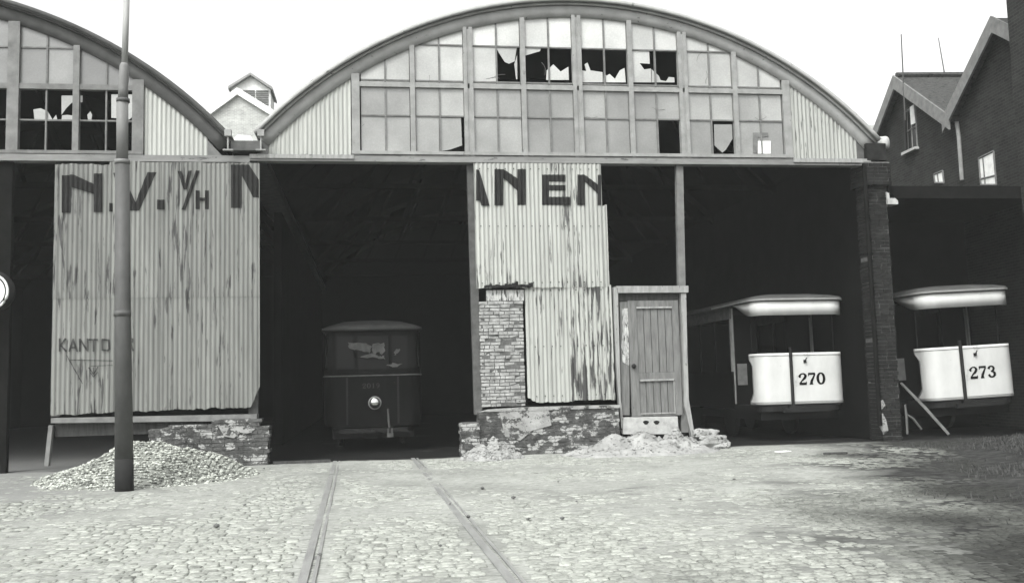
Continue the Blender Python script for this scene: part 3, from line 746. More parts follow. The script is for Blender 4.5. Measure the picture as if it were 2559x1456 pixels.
# right corner column
cx0, cx1 = 9.98, 10.42
cl = thing('brick_column', 'dark brick corner column with pale stone cap at the right end of the shed', 'column', (10.2, 0, 0))
bricks('shaft', 'brick_dark', cx0+.02, cx1, -.06, lambda x: 5.1, -.12, .5, cl, .2, .075)
bricks('capital', 'brick_dark', cx0-.06, cx1+.08, 5.12, lambda x: 5.62, -.18, .6, cl, .2, .075)
MB().box(cx0+.04, cx1+.02, -.14, .38, 5.63, 5.98).build('neck', M['brick_dark'], cl)
m_ = MB(); cc = P(2208, 357); n = 14
for j in range(8):
    ph = -math.pi/2+math.pi*j/7
    for i in range(n):
        a = 2*math.pi*i/n; rr = .15*(abs(math.cos(ph))**.5)*(1+.16*nz(i*1.3, j, 1, 5))
        m_.v.append((cc.x+rr*math.cos(a)*1.0, .05+rr*math.sin(a), cc.z+.14*math.sin(ph)*(1+.15*nz(i, j, 1.1, 2))))
for j in range(7):
    for i in range(n): m_.f.append((j*n+i, j*n+(i+1)%n, (j+1)*n+(i+1)%n, (j+1)*n+i))
m_.build('stone_cap', M['stone'], cl, True)
MB().tube([(9.93, -.16, 5.5), (9.93, -.16, .3)], .045, 10).build('downpipe', M['fascia'], cl)
m_ = MB(); p = XZ(2228, 495, -.13)
m_.prism([(p[0]-.12, p[1]+.12), (p[0]-.02, p[1]+.08), (p[0]+.12, p[1]-.06), (p[0]+.12, p[1]-.13), (p[0]-.1, p[1]-.13)], -.16, .1); m_.build('corbel_stone', M['stone'], cl)
for pts in ([(2195,1005),(2206,998),(2212,1012),(2202,1024),(2194,1018)], [(2196,1040),(2206,1032),(2214,1048),(2220,1075),(2208,1085),(2200,1066)]):
    MB().prism([XZ(x, y, -.13) for x, y in pts], -.138, -.10).build('plaster_remnant', M['plaster'], cl)

# side bay right of the column
sb = thing('lean_to_shed', 'dark flat-roofed side shed right of the brick column, sheltering tram 273', 'shed', (13, 0, 0))
ztop = XZ(2350, 468)[1]
MB().box(10.44, 17.2, -.12, 8, ztop-.12, ztop).build('roof', M['fascia'], sb)
MB().box(10.44, 17.2, -.16, .02, ztop-.26, ztop-.125).build('fascia', M['fascia'], sb)
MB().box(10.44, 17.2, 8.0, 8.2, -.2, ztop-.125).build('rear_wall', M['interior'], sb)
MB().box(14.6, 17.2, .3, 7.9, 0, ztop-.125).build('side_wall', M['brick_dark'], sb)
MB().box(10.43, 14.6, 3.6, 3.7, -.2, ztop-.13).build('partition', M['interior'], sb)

# ------------------------------------------------------------------ trams
def rr_path(hw, y0, rc, yb, n=7):
    """plan outline from rear left, round the front, to rear right (x across, y back)"""
    pts = [(-hw, yb)]
    for i in range(n+1):
        a = math.pi/2*i/n; pts.append((-hw+rc-rc*math.cos(a), y0+rc-rc*math.sin(a)))
    for i in range(n+1):
        a = math.pi/2*i/n; pts.append((hw-rc+rc*math.sin(a), y0+rc-rc*math.cos(a)))
    pts.append((hw, yb)); return pts
def shell(path, zs, inset=None, thick=.02):
    m_ = MB(); n = len(path); rows_ = len(zs)
    for z, k in zs:
        for (x, y) in path: m_.v.append((x*k, y, z))
    for j in range(rows_-1):
        for i in range(n-1): m_.f.append((j*n+i, j*n+i+1, (j+1)*n+i+1, (j+1)*n+i))
    return m_
def digit(ch, x, z, s, wd):
    """slab numerals drawn as strokes of varying width, height s"""
    def st(pts, ws):
        out = []
        for i in range(len(pts)-1):
            a, b_ = Vector(pts[i]), Vector(pts[i+1]); d_ = (b_-a).normalized(); n_ = Vector((-d_.y, d_.x))
            wa, wb = ws[i]*wd/2, ws[i+1]*wd/2; e = d_*.012
            out.append([tuple(a-e+n_*wa), tuple(b_+e+n_*wb), tuple(b_+e-n_*wb), tuple(a-e-n_*wa)])
        return out
    if ch == '2': P_ = st([(.06,.68),(.10,.82),(.28,.95),(.48,.95),(.62,.82),(.62,.68),(.50,.52),(.28,.34),(.08,.10)], [1.5,1,.6,.7,1.3,1.5,1.2,.8,.6]) + st([(.04,.07),(.68,.07)], [1.2,1.3]) + st([(.66,.05),(.68,.24)], [.8,.3]) + st([(.02,.68),(.16,.68)], [.9,.9])
    elif ch == '7': P_ = st([(.08,.93),(.68,.93)], [1.1,1.1]) + st([(.09,.98),(.06,.74)], [.9,.4]) + st([(.66,.90),(.50,.60),(.34,.30),(.28,.04)], [.7,1.0,1.4,1.5]) + st([(.14,.03),(.46,.03)], [.6,.6])
    elif ch == '0': P_ = st([(.36+.30*math.sin(a), .5+.47*math.cos(a)) for a in [i*math.pi/9 for i in range(19)]], [.6+.9*abs(math.sin(i*math.pi/9)) for i in range(19)])
    elif ch == '3': P_ = st([(.08,.74),(.14,.90),(.34,.96),(.54,.88),(.56,.70),(.44,.56),(.28,.53)], [1.4,1,.6,1,1.4,.9,.5]) + st([(.28,.53),(.52,.47),(.64,.28),(.54,.10),(.34,.03),(.14,.10),(.07,.26)], [.5,1,1.6,1.1,.6,1,1.4])
    elif ch == '1': P_ = st([(.36,0),(.36,1)], [1.2,1.2]) + st([(.2,.8),(.36,.95)], [.6,.9]) + st([(.2,.02),(.52,.02)], [.6,.6])
    elif ch == '9': P_ = st([(.34+.26*math.sin(a), .68+.27*math.cos(a)) for a in [i*math.pi/6 for i in range(13)]], [.8]*13) + st([(.6,.68),(.56,.3),(.4,.06),(.14,.08)], [1.2,1.1,.8,.9])
    return [[(x+p[0]*s, z+p[1]*s) for p in q] for q in P_]
def number(text, x0, z0, s, adv, y, name, mat, parent):
    m_ = MB(); k = 0
    for i, ch in enumerate(text):
        for q in digit(ch, x0+i*adv, z0, s, .17):
            n = len(q); a = sum(q[j][0]*q[(j+1)%n][1]-q[(j+1)%n][0]*q[j][1] for j in range(n))
            if a < 0: q = q[::-1]
            m_.add([(p[0], y-.002-.0006*(k % 5), p[1]) for p in q], [tuple(range(n))]); k += 1
    return m_.build(name, M[mat], parent)

def open_tram(num, cx, fy, hw, label, tilt=0, rz=0):
    t = thing('tram', label, 'tram', (cx, fy, 0), 'open-platform trams'); ORI[t.name] = Vector((0,0,0))
    L = 7.0; z0, z1 = .74, 1.80
    path = rr_path(hw, 0, .27, 1.05)
    # dash panel with scooped side edges
    pts = [path[0]]
    for a, b_ in zip(path, path[1:]):
        n = max(1, int((Vector(b_)-Vector(a)).length/.06))
        for i in range(1, n+1): pts.append((a[0]+(b_[0]-a[0])*i/n, a[1]+(b_[1]-a[1])*i/n))
    S = [0]
    for a, b_ in zip(pts, pts[1:]): S.append(S[-1]+(Vector(b_)-Vector(a)).length)
    tot = S[-1]
    def at(s):
        for i in range(len(S)-1):
            if S[i+1] >= s: f = (s-S[i])/(S[i+1]-S[i]+1e-9); return (pts[i][0]+(pts[i+1][0]-pts[i][0])*f, pts[i][1]+(pts[i+1][1]-pts[i][1])*f)
        return pts[-1]
    inset = lambda z: .56 + .17*(max(0, min(1, min(z-z0-.10, z1-.12-z)/.16))**.6 if z0+.10 < z < z1-.12 else 0)
    n, nz_ = 70, 24; m_ = MB()
    for j in range(nz_+1):
        z = z0+(z1-z0)*j/nz_; a = inset(z)
        for i in range(n+1):
            x, y = at(a+(tot-2*a)*i/n); m_.v.append((x, y, z))
    for j in range(nz_):
        for i in range(n): m_.f.append((j*(n+1)+i, j*(n+1)+i+1, (j+1)*(n+1)+i+1, (j+1)*(n+1)+i))
    dash = m_.build('dash_panel', M['tram_white'], t, True)
    so = dash.modifiers.new('thickness', 'SOLIDIFY'); so.thickness = .02; so.offset = -1
    for sgn in (0, 1):
        ln = []
        for j in range(nz_+1):
            z = z0+(z1-z0)*j/nz_; a = inset(z); x, y = at(a if sgn == 0 else tot-a); ln.append((x, y-.004, z))
        MB().tube(ln, .016, 6).build('edge_moulding', M['tram_trim'], dash, True)
    for z in (z0+.05, z1-.05):
        ln = [at(.6+(tot-1.2)*i/40) for i in range(41)]
        MB().tube([(x*1.004, y-.006, z) for x, y in ln], .005, 5).build('bead', M['tram_trim'], dash)
    number(num, -.10, 1.14, .235, .20, -.003, 'fleet_number', 'numeral', dash)
    m_ = MB(); m_.tube([(.05,-.012,1.63),(.05,-.05,1.61),(.05,-.06,1.66),(.07,-.06,1.69)], .014, 6); m_.box(.02,.08,-.02,-.004,1.59,1.65); m_.build('lamp_hook', M['black'], dash)
    m_ = MB(); xp = -hw*.28
    m_.tube([(xp,-.035,z0-.12),(xp,-.035,z1+.12)], .035, 8); m_.box(xp-.09, xp+.09, -.09, .0, z0-.12, z0-.02); m_.build('brake_column', M['black'], t)
    # platform, underframe
    pl = rr_path(hw-.03, .02, .32, 1.5); MB().zprism(pl, z0-.14, z0-.02).build('platform', M['black'], t)
    MB().box(-hw+.1, hw-.1, .25, L-.2, z0-.32, z0-.142).build('underframe', M['black'], t)
    m_ = MB(); m_.box(-.5, .5, -.10, -.04, z0-.16, z0-.07); m_.tube([(0,-.04,z0-.1),(0,.2,z0-.1)], .05); m_.build('buffer', M['black'], t)
    for (wx, wy) in ((-.7,2.3),(.7,2.3),(-.7,4.6),(.7,4.6)):
        MB().tube([(wx-.05,wy,.38),(wx+.05,wy,.38)], .38, 20).build('wheel', M['black'], t, False)
    # saloon
    bd = MB(); yb = 1.5
    bd.box(-hw, -hw+.05, yb, L-yb, z0-.1, 1.45); bd.box(hw-.05, hw, yb, L-yb, z0-.1, 1.45)
    bd.box(-hw+.051, -.35, yb, yb+.05, z0-.1, 2.7); bd.box(.35, hw-.051, yb, yb+.05, z0-.1, 2.7)
    bd.box(-hw+.051, hw-.051, L-yb, L-yb+.05, z0-.1, 2.7)
    body = bd.build('saloon', M['tram_dark'], t)
    for sx in (-1, 1):
        MB().box(sx*(hw-.025)-.028, sx*(hw-.025)+.028, yb, L-yb, 2.62, 2.88).build('cant_rail', M['steel_dark'], t)
        for k in range(5):
            y = yb+.03+k*.98; m_ = MB(); m_.box(sx*(hw-.03)-.025, sx*(hw-.03)+.025, y-.03, y+.03, 1.451, 2.62); m_.build('window_post', M['tram_dark' if k else 'tram_trim'], t)
    MB().box(-hw+.12, -hw+.34, yb-.03, yb-.005, 1.15, 1.62).build('notice_board', M['frame_dark'], t)
    for sx in (-1, 1):
        MB().tube([(sx*(hw-.05), .42, z1), (sx*(hw-.05), .42, 2.85)], .018).build('stanchion', M['tram_dark'], t)
        MB().tube([(sx*(hw-.03), 1.42, z0), (sx*(hw-.03), 1.42, 2.85)], .02).build('grab_pole', M['tram_trim'], t)
    # roof: shallow dome over a rounded outline
    RP = rr_path(hw+.07, -.10, .38, L*.5); RP = RP + [(x, L-y) for x, y in RP[::-1]]
    cxy = (0, L*.5); m_ = MB(); lv = [(1, 2.88), (1.006, 2.93), (.99, 2.97), (.86, 3.01), (.6, 3.06), (.3, 3.085), (.02, 3.09)]; n = len(RP)
    for k, z in lv:
        for x, y in RP: m_.v.append((x*k, cxy[1]+(y-cxy[1])*(1-(1-k)*.35), z))
    for j in range(len(lv)-1):
        for i in range(n): m_.f.append((j*n+i, j*n+(i+1) % n, (j+1)*n+(i+1) % n, (j+1)*n+i))
    m_.f.append(tuple(range(n-1, -1, -1)))
    rf = m_.build('roof', M['tram_roof'], t, True)
    ln = rr_path(hw+.085, -.115, .39, 2.4)
    m_ = shell(ln, [(2.895, 1), (2.935, 1)]); o = m_.build('roof_trim', M['tram_trim'], rf); s_ = o.modifiers.new('thickness', 'SOLIDIFY'); s_.thickness = .02; s_.offset = -1
    # white valance under the canopy, sweeping up along the sides
    vp = rr_path(hw+.04, -.06, .34, 1.35); pts2 = [vp[0]]
    for a, b_ in zip(vp, vp[1:]):
        n = max(1, int((Vector(b_)-Vector(a)).length/.06))
        for i in range(1, n+1): pts2.append((a[0]+(b_[0]-a[0])*i/n, a[1]+(b_[1]-a[1])*i/n))
    m_ = MB(); n = len(pts2)
    for x, y in pts2:
        f = max(0, min(1, (1.30-y)/1.1)); f = f*f*(3-2*f)
        m_.v += [(x, y, 2.89), (x, y, 2.885-.30*f)]
    for i in range(n-1): m_.f.append((2*i, 2*i+1, 2*i+3, 2*i+2))
    o = m_.build('valance', M['tram_white'], rf, True); s_ = o.modifiers.new('thickness', 'SOLIDIFY'); s_.thickness = .018; s_.offset = -1
    t.rotation_euler = (0, tilt, rz)
    return t
cx270 = (P(1893, 900, 1.0).x+P(2106, 900, 1.0).x)/2; hw270 = (P(2106, 900, 1.0).x-P(1893, 900, 1.0).x)/2
open_tram('270', cx270+.02, .95, hw270+.02, 'open-platform tram with white dash panel numbered 270, parked inside the shed')
cx273 = (P(2302, 900, .4).x+P(2526, 900, .4).x)/2
t273 = open_tram('273', cx273+.17, .35, .955, 'open-platform tram with white dash panel numbered 273, right of the brick column', R(-2.0))
t273.scale = (1.03, 1.03, 1.03)

# closed dark tram in the middle bay
def dark_tram():
    t = thing('tram', 'closed dark tram with one round headlamp and domed roof inside the middle bay', 'tram', (.06, 2.4, 0)); ORI[t.name] = Vector((0,0,0))
    hw = 1.02; L = 8.5; z0 = .50; zb = 1.56; zt = 2.52
    path = rr_path(hw, 0, .30, 1.6)
    o = shell(path, [(z0, .96), (z0+.08, .995), (zb, 1)]).build('dash_panel', M['tram_dark'], t, True)
    MB().tube([(x*1.006, y-.008, zb) for x, y in path], .016, 6).build('belt_rail', M['steel_dark'], t)
    MB().box(-.56, -.52, -.015, .0, z0+.05, zb-.03).build('cover_strip', M['black'], t)
    MB().box(.50, .54, -.015, .0, z0+.05, zb-.03).build('cover_strip', M['black'], t)
    s_ = shell(path, [(zb, .995), (zb+.14, .99)]); s_.build('window_rail', M['tram_dark'], t)
    shell(path, [(zt-.12, .97), (zt, .97)]).build('letter_board', M['tram_dark'], t, True)
    gl = [(x*.975, y+.02) for x, y in path]; shell(gl, [(zb+.14, 1), (zt-.12, .99)]).build('windscreen', M['glass_dark'], t, True)
    for x in (-.98, -.36, .36, .98):
        MB().box(x-.035, x+.035, (-.01 if abs(x) < .5 else .28), (.05 if abs(x) < .5 else .36), zb+.1, zt-.06).build('window_pillar', M['tram_dark'], t)
    m_ = MB(); m_.box(-hw, -hw+.04, 1.6, L, z0, zb); m_.box(hw-.04, hw, 1.6, L, z0, zb); m_.box(-hw, -hw+.04, 1.6, L, zt-.2, zt); m_.box(hw-.04, hw, 1.6, L, zt-.2, zt); m_.box(-hw+.05, hw-.05, 1.6, 1.65, z0, zt); m_.build('body_side', M['tram_dark'], t)
    RP = rr_path(hw+.04, -.08, .42, L*.5); RP = RP + [(x, L-y) for x, y in RP[::-1]]; m_ = MB(); n = len(RP)
    lv = [(.98, 2.50), (1, 2.52), (1, 2.57), (.85, 2.64), (.6, 2.72), (.3, 2.76), (.02, 2.77)]
    for k, z in lv:
        for x, y in RP: m_.v.append((x*k, L*.5+(y-L*.5)*(1-(1-k)*.25), z))
    for j in range(len(lv)-1):
        for i in range(n): m_.f.append((j*n+i, j*n+(i+1) % n, (j+1)*n+(i+1) % n, (j+1)*n+i))
    m_.f.append(tuple(range(n-1, -1, -1))); m_.build('roof', M['tram_roof'], t, True)
    number('2019', -.22, 1.30, .10, .095, -.003, 'fleet_number', 'roof_trim_dark', o)
    # headlamp
    lx, lz = .03, .99
    h = MB().tube([(lx, 0, lz), (lx, -.05, lz), (lx, -.07, lz)], [.135, .14, .125], 24).build('headlamp', M['tram_trim'], t, True)
    m_ = MB(); n = 24
    for j in range(7):
        a = math.pi/2*j/6
        for i in range(n): m_.v.append((lx+.115*math.cos(a)*math.cos(2*math.pi*i/n), -.072-.045*math.sin(a), lz+.115*math.cos(a)*math.sin(2*math.pi*i/n)))
    for j in range(6):
        for i in range(n): m_.f.append((j*n+i, j*n+(i+1)%n, (j+1)*n+(i+1)%n, (j+1)*n+i))
    m_.build('lens', M['chrome'], h, True)
    # paler irregular patches on the windscreen
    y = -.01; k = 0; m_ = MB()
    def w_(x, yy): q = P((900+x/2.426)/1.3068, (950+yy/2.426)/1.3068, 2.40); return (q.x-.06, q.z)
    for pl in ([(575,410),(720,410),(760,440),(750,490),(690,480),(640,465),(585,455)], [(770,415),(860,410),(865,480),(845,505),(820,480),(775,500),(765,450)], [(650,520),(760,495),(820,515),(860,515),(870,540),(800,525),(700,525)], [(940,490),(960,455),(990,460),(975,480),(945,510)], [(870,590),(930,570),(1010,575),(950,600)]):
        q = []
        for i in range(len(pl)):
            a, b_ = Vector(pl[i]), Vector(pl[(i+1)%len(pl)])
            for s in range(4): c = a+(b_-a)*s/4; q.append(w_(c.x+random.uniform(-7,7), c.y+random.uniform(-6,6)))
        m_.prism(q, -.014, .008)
    m_.build('windscreen_patch', M['steel_dark'], t)
    # couplings and running gear
    m_ = MB(); m_.tube([(.30,-.05,.86),(.31,-.06,.62),(.33,-.08,.42)], [.018,.022,.022]); m_.box(.27,.40,-.14,-.04,.28,.36); m_.box(.28,.31,-.12,-.08,.3,.46); m_.box(.36,.39,-.12,-.08,.3,.46); m_.build('brake_hose', M['steel_dark'], t)
    m_ = MB(); m_.box(-.7, .7, -.10, -.02, .38, .47); m_.tube([(0,-.25,.42),(0,0,.42)], .05); m_.build('buffer', M['black'], t)
    MB().box(-.85, .85, .3, L-.3, .25, .49).build('underframe', M['black'], t)
    for wx in (-.7, .7):
        for wy in (2.2, 5.2): MB().tube([(wx-.05,wy,.36),(wx+.05,wy,.36)], .36, 20).build('wheel', M['black'], t)
    t.rotation_euler = (0, 0, R(.8))
dark_tram()

# ------------------------------------------------------------------ buildings behind
# brick gable with louvred ridge turret, seen through the valley
YB = 30.0
b = thing('gabled_workshop', 'brick gable paled by painted flare, with a louvred roof turret, seen between the two arches', 'building', (P(600, 300, YB).x, YB, 0))
B = lambda x, y, Y=YB: XZ(x, y, Y)
pk = B(594, 233); le = B(480, 318); re_ = B(712, 305)
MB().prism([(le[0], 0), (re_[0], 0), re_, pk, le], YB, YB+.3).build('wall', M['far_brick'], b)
rf = MB()
for e in (le, re_):
    s_ = 1 if e is re_ else -1
    rf.prism([(pk[0], pk[1]+.02), (pk[0], pk[1]+.22), (e[0]+s_*.3, e[1]+.0), (e[0]+s_*.3, e[1]-.2)], YB+.302, YB+14)
rfo = rf.build('roof', M['roof'], b)
for e in (le, re_):
    s_ = 1 if e is re_ else -1
    MB().prism([(pk[0], pk[1]-.12), (pk[0], pk[1]+.24), (e[0]+s_*.3, e[1]+.02), (e[0]+s_*.3, e[1]-.32)], YB-.2+(.02 if s_ > 0 else 0), YB-.003).build('bargeboard', M['white_wood'], b)
tp = B(627, 186, YB+3); tl = B(572, 222, YB+3); tr = B(682, 215, YB+3); tb = B(640, 290, YB+3)[1]
x0, x1 = B(578, 240, YB+3)[0], B(676, 240, YB+3)[0]; ze = (tl[1]+tr[1])/2
tur = MB().prism([(x0, tb-1), (x1, tb-1), (x1, ze), (tp[0], tp[1]-.1), (x0, ze)], YB+3, YB+5).build('turret', M['white_wood'], b)
m_ = MB()
m_.prism([(tp[0], tp[1]-.12), (tp[0], tp[1]), (tr[0], ze-.05), (tr[0], ze-.2)], YB+2.7, YB+5.3); m_.prism([(tp[0]-.001, tp[1]-.12), (tp[0]-.001, tp[1]), (tl[0], ze-.05), (tl[0], ze-.2)], YB+2.7, YB+5.3)
m_.build('turret_roof', M['frame'], tur)
m_ = MB(); lx0, lx1 = B(606, 240, YB+3)[0], B(671, 240, YB+3)[0]; lz0, lz1 = B(640, 262, YB+3)[1], B(640, 224, YB+3)[1]
for i in range(7):
    z = lz0+(lz1-lz0)*i/7; m_.box(lx0, (lx0+lx1)/2-.03, YB+2.93, YB+2.99, z, z+(lz1-lz0)/14); m_.box((lx0+lx1)/2+.03, lx1, YB+2.93, YB+2.99, z, z+(lz1-lz0)/14)
m_.build('louvre', M['frame_dark'], tur)
# pale wall end standing in the valley
w0, w1 = B(581, 336, 1.4), B(645, 372, 1.4)
tag(MB().prism([(w0[0], 5.2), (w1[0], 5.2), (w1[0]-.05, w0[1]-.2), (w1[0]-.15, w0[1]-.02), (w0[0]+.1, w0[1]), (w0[0], w0[1]-.1)], 1.4, 1.55).build('parapet', M['white_wood']), 'white plastered parapet end in the valley between the arches', 'parapet')

# twin-gabled brick house behind on the right
HE = 7.6
def at_z(x, y, z): return G(x, y, z)
E1 = at_z(2390, 297, HE); E0 = at_z(2180, 408, HE)
dirn = (E0-E1); dirn.z = 0; span = dirn.length; u = dirn/span      # runs away to the left
nrm = Vector((-u.y, u.x, 0))
if nrm.dot(CAM-E1) < 0: nrm = -nrm
def onwall(x, y, off_=0):
    d_ = ray(x, y); o_ = E1+nrm*off_; return CAM + d_*((o_-CAM).dot(nrm)/d_.dot(nrm))
hs = thing('twin_gabled_house', 'dark brick house with two steep gables behind the right end of the shed', 'house', (E1.x, E1.y, 0))
def wallpoly(pts, o0, o1):
    m_ = MB(); n = len(pts)
    a = [p+nrm*o0 for p in pts]; b_ = [p+nrm*o1 for p in pts]
    m_.add(a+b_, [tuple(range(n)), tuple(range(2*n-1, n-1, -1))]+[(i, i+n, (i+1)%n+n, (i+1)%n) for i in range(n)]); return m_
def flat(p, z): return Vector((p.x, p.y, z))
pk1 = onwall(2258, 203); pk2 = onwall(2508, 58)
half2 = (flat(pk2, 0)-flat(E1, 0)).length; E2 = E1-u*half2*2; E2.z = HE
wallpoly([flat(E0, 0), E0, pk1, E1, flat(E1, 0)], 0, -.3).build('gable_wall', M['house_brick'], hs)
wallpoly([flat(E1-u*.002, 0), E1-u*.002, pk2, E2, flat(E2, 0)], 0.0, -.3).build('gable_wall', M['house_brick'], hs)
for (a, pk_, c) in ((E0, pk1, E1), (E1, pk2, E2)):
    m_ = MB()
    for e in (a, c):
        dn = (pk_-e).normalized(); up_ = Vector((0,0,.12)); f0 = nrm*.25; bk = -nrm*9
        q = [pk_+f0, e-dn*.2+f0, e-dn*.2+bk, pk_+bk]
        m_.add(q+[p+up_ for p in q], [(0,1,2,3),(7,6,5,4),(0,4,5,1),(1,5,6,2),(2,6,7,3),(3,7,4,0)])
    m_.build('roof', M['tile'], hs)
    for e in (a, c):
        dn = (pk_-e).normalized(); dd = Vector((0,0,-.20)); k = .252 if e is a else .258
        wallpoly([pk_+Vector((0,0,.17)), e-dn*.2+Vector((0,0,.17)), e-dn*.2+dd, pk_+dd*1.1], k, k+.05).build('bargeboard', M['barge'], hs)
# ridge tiles
MB().tube([tuple(pk1+Vector((0,0,.16))+nrm*.2), tuple(pk1+Vector((0,0,.16))-nrm*9)], .09, 6).build('ridge', M['tile'], hs)
wp = [onwall(*q, .06) for q in ((2390,298),(2396,340),(2404,450))]
MB().tube([tuple(p) for p in wp], .05, 8).build('downpipe', M['frame'], hs)
def win(pts, sill=True, glassm='glass_dark', bars_=()):
    ps = [onwall(x, y, .01) for x, y in pts]
    f = wallpoly(ps, 0.0, -.02).build('window', M[glassm], hs)
    c = sum(ps, Vector((0,0,0)))/4
    m_ = MB()
    for a, b_ in zip(ps, ps[1:]+ps[:1]): m_.tube([tuple(a), tuple(b_)], .028, 4)
    for (f0, e0, f1, e1_) in bars_:
        L0 = lambda s, t_: (ps[0].lerp(ps[1], s)).lerp(ps[3].lerp(ps[2], s), t_)
        m_.tube([tuple(L0(f0, e0)), tuple(L0(f1, e1_))], .025, 4)
    m_.build('window_frame', M['bars'], f)
    return f
# (corners: top left, top right, bottom right, bottom left)
w1_ = win([(2266,278),(2287,262),(2293,368),(2270,380)], bars_=[(0,.5,1,.5),(.5,0,.5,1)])
ps = [onwall(*q, .02) for q in ((2277,268),(2286,262),(2290,308),(2280,312))]; wallpoly(ps, .02, .04).build('curtain', M['white_wood'], w1_)
ps = [onwall(*q, .02) for q in ((2262,382),(2296,366),(2297,372),(2262,389))]; wallpoly(ps, .0, .12).build('window_sill', M['stone'], w1_)
ps = [onwall(*q, .02) for q in ((2262,283),(2266,280),(2270,382),(2266,384))]; wallpoly(ps, .0, .06).build('window_reveal', M['black'], w1_)
win([(2334,436),(2356,427),(2359,457),(2337,457)], glassm='white_wood', bars_=[(.4,0,.4,1)])
win([(2446,396),(2483,378),(2490,462),(2452,462)], glassm='white_wood', bars_=[(.28,0,.28,1),(0,.78,1,.72)])
pc = onwall(2522, 140, -2)
ch = MB()
cl0, cl1 = onwall(2519, 60, .9), onwall(2640, 60, .9)
q = [flat(cl0, 0), flat(cl1, 0), flat(cl1, 15), flat(cl0, 15)]
wallpoly(q, 0, -4).build('tall_wing', M['house_brick'], hs)
# low tiled roof peeping over the shed eaves
rp = P(2190, 312, 34)
m_ = MB(); m_.prism([(rp.x-3, rp.z-1.5), (rp.x+3, rp.z-1.5), (rp.x+3, rp.z), (rp.x-3, rp.z)], 34, 38)
tag(m_.build('distant_roof', M['far_brick']), 'low far roof between the shed eaves and the gabled house', 'roof')
# aerials
for (xa, ya, xb, yb, lab) in ((2252, 86, 2262, 300, 'tall thin roof mast on the small gable peak'), (2345, 95, 2364, 206, 'thin leaning mast standing behind the tiled roof ridge')):
    if xa == 2252:
        p, q = onwall(xa, ya, .3), onwall(xb, yb, .3)
    else: p, q = onwall(xa, ya, -4), onwall(xb, yb, -4)
    t = thing('roof_mast', lab, 'mast', tuple(q), 'masts on the roofs')
    MB().tube([tuple(q), tuple(q.lerp(p, .6)), tuple(p)], [.024, .018, .013], 6).build('mast_pole', M['steel_dark'], t)

# ------------------------------------------------------------------ foreground pole
pb = G(311, 1226)
t = thing('catenary_pole', 'stepped grey steel pole standing in the gravel in front of the left shed', 'pole', tuple(pb))
Yp = pb.y
def PP(x, y): return P(x, y, Yp)
def wpx(px, at_): return px*((at_-CAM).dot(fwd))/FOC/2
c0, c1, c2, c3, c4, c5, c6 = PP(311,1222), PP(310,1145), PP(306,405), PP(306,250), PP(309,222), PP(311,160), PP(317,-20)
MB().tube([(pb.x, Yp, -.1), tuple(c1)], [wpx(45, c1)]*2, 20).build('pole_foot', M['pole_tar'], t, True)
MB().tube([tuple(c1), tuple(PP(307,781)), tuple(c2)], [wpx(44, c1), wpx(38.5, c1), wpx(34, c2)], 20).build('pole_shaft', M['pole_low'], t, True)
MB().tube([tuple(PP(306,790)), tuple(PP(306,776))], [wpx(41, c2)]*2, 20).build('collar', M['pole_low'], t, True)
MB().tube([tuple(PP(305.5,410)), tuple(PP(305.5,400))], [wpx(37, c2)]*2, 20).build('collar', M['pole_mid'], t, True)
MB().tube([tuple(PP(305.5,400)), tuple(c3)], [wpx(28, c2), wpx(28, c3)], 20).build('pole_middle', M['pole_mid'], t, True)
MB().tube([tuple(PP(307.5,256)), tuple(PP(307.5,247))], [wpx(32, c2)]*2, 20).build('collar', M['pole_low'], t, True)
MB().tube([tuple(PP(307.5,247)), tuple(PP(308,222)), tuple(PP(309,200)), tuple(PP(310.5,165)), tuple(PP(311.5,158))], [wpx(25,c3), wpx(22,c3), wpx(24,c3), wpx(22,c3), wpx(16,c3)], 20).build('pole_upper', M['pole_mid'], t, True)
MB().tube([tuple(PP(311.5,158)), tuple(c6)], [wpx(15.5, c5), wpx(14, c6)], 20).build('pole_top', M['pole_up'], t, True)

# lamp and post made up for a pale disc at the left edge
lp = P(-16, 729, -.4)
t = thing('invented_lamp', 'made-up round white-rimmed lamp in place of a pale disc at the left edge', 'lamp', tuple(lp))
m_ = MB(); n = 28
MB().tube([(lp.x,lp.y+.16,lp.z),(lp.x,lp.y+.02,lp.z),(lp.x,lp.y-.04,lp.z)], [.12,.35,.36], n).build('lamp_shade', M['black'], t, True)
rim = [(lp.x+.245*math.cos(2*math.pi*i/n), lp.y-.05, lp.z+.285*math.sin(2*math.pi*i/n)) for i in range(n+1)]
MB().tube(rim, .022, 6, False).build('rim', M['white_wood'], t, True)
MB().prism([(lp.x+.20*math.cos(2*math.pi*i/n), lp.z+.24*math.sin(2*math.pi*i/n)) for i in range(n)], lp.y-.06, lp.y-.041).build('lens', M['lens'], t)
MB().box(lp.x-.05, lp.x+.05, lp.y+.16, .06, lp.z-.05, lp.z+.05).build('bracket', M['black'], t)
MB().box(lp.x-.12, lp.x+.12, .0, .14, 0, BEAMB-.03).build('post', M['fascia'], lshed)

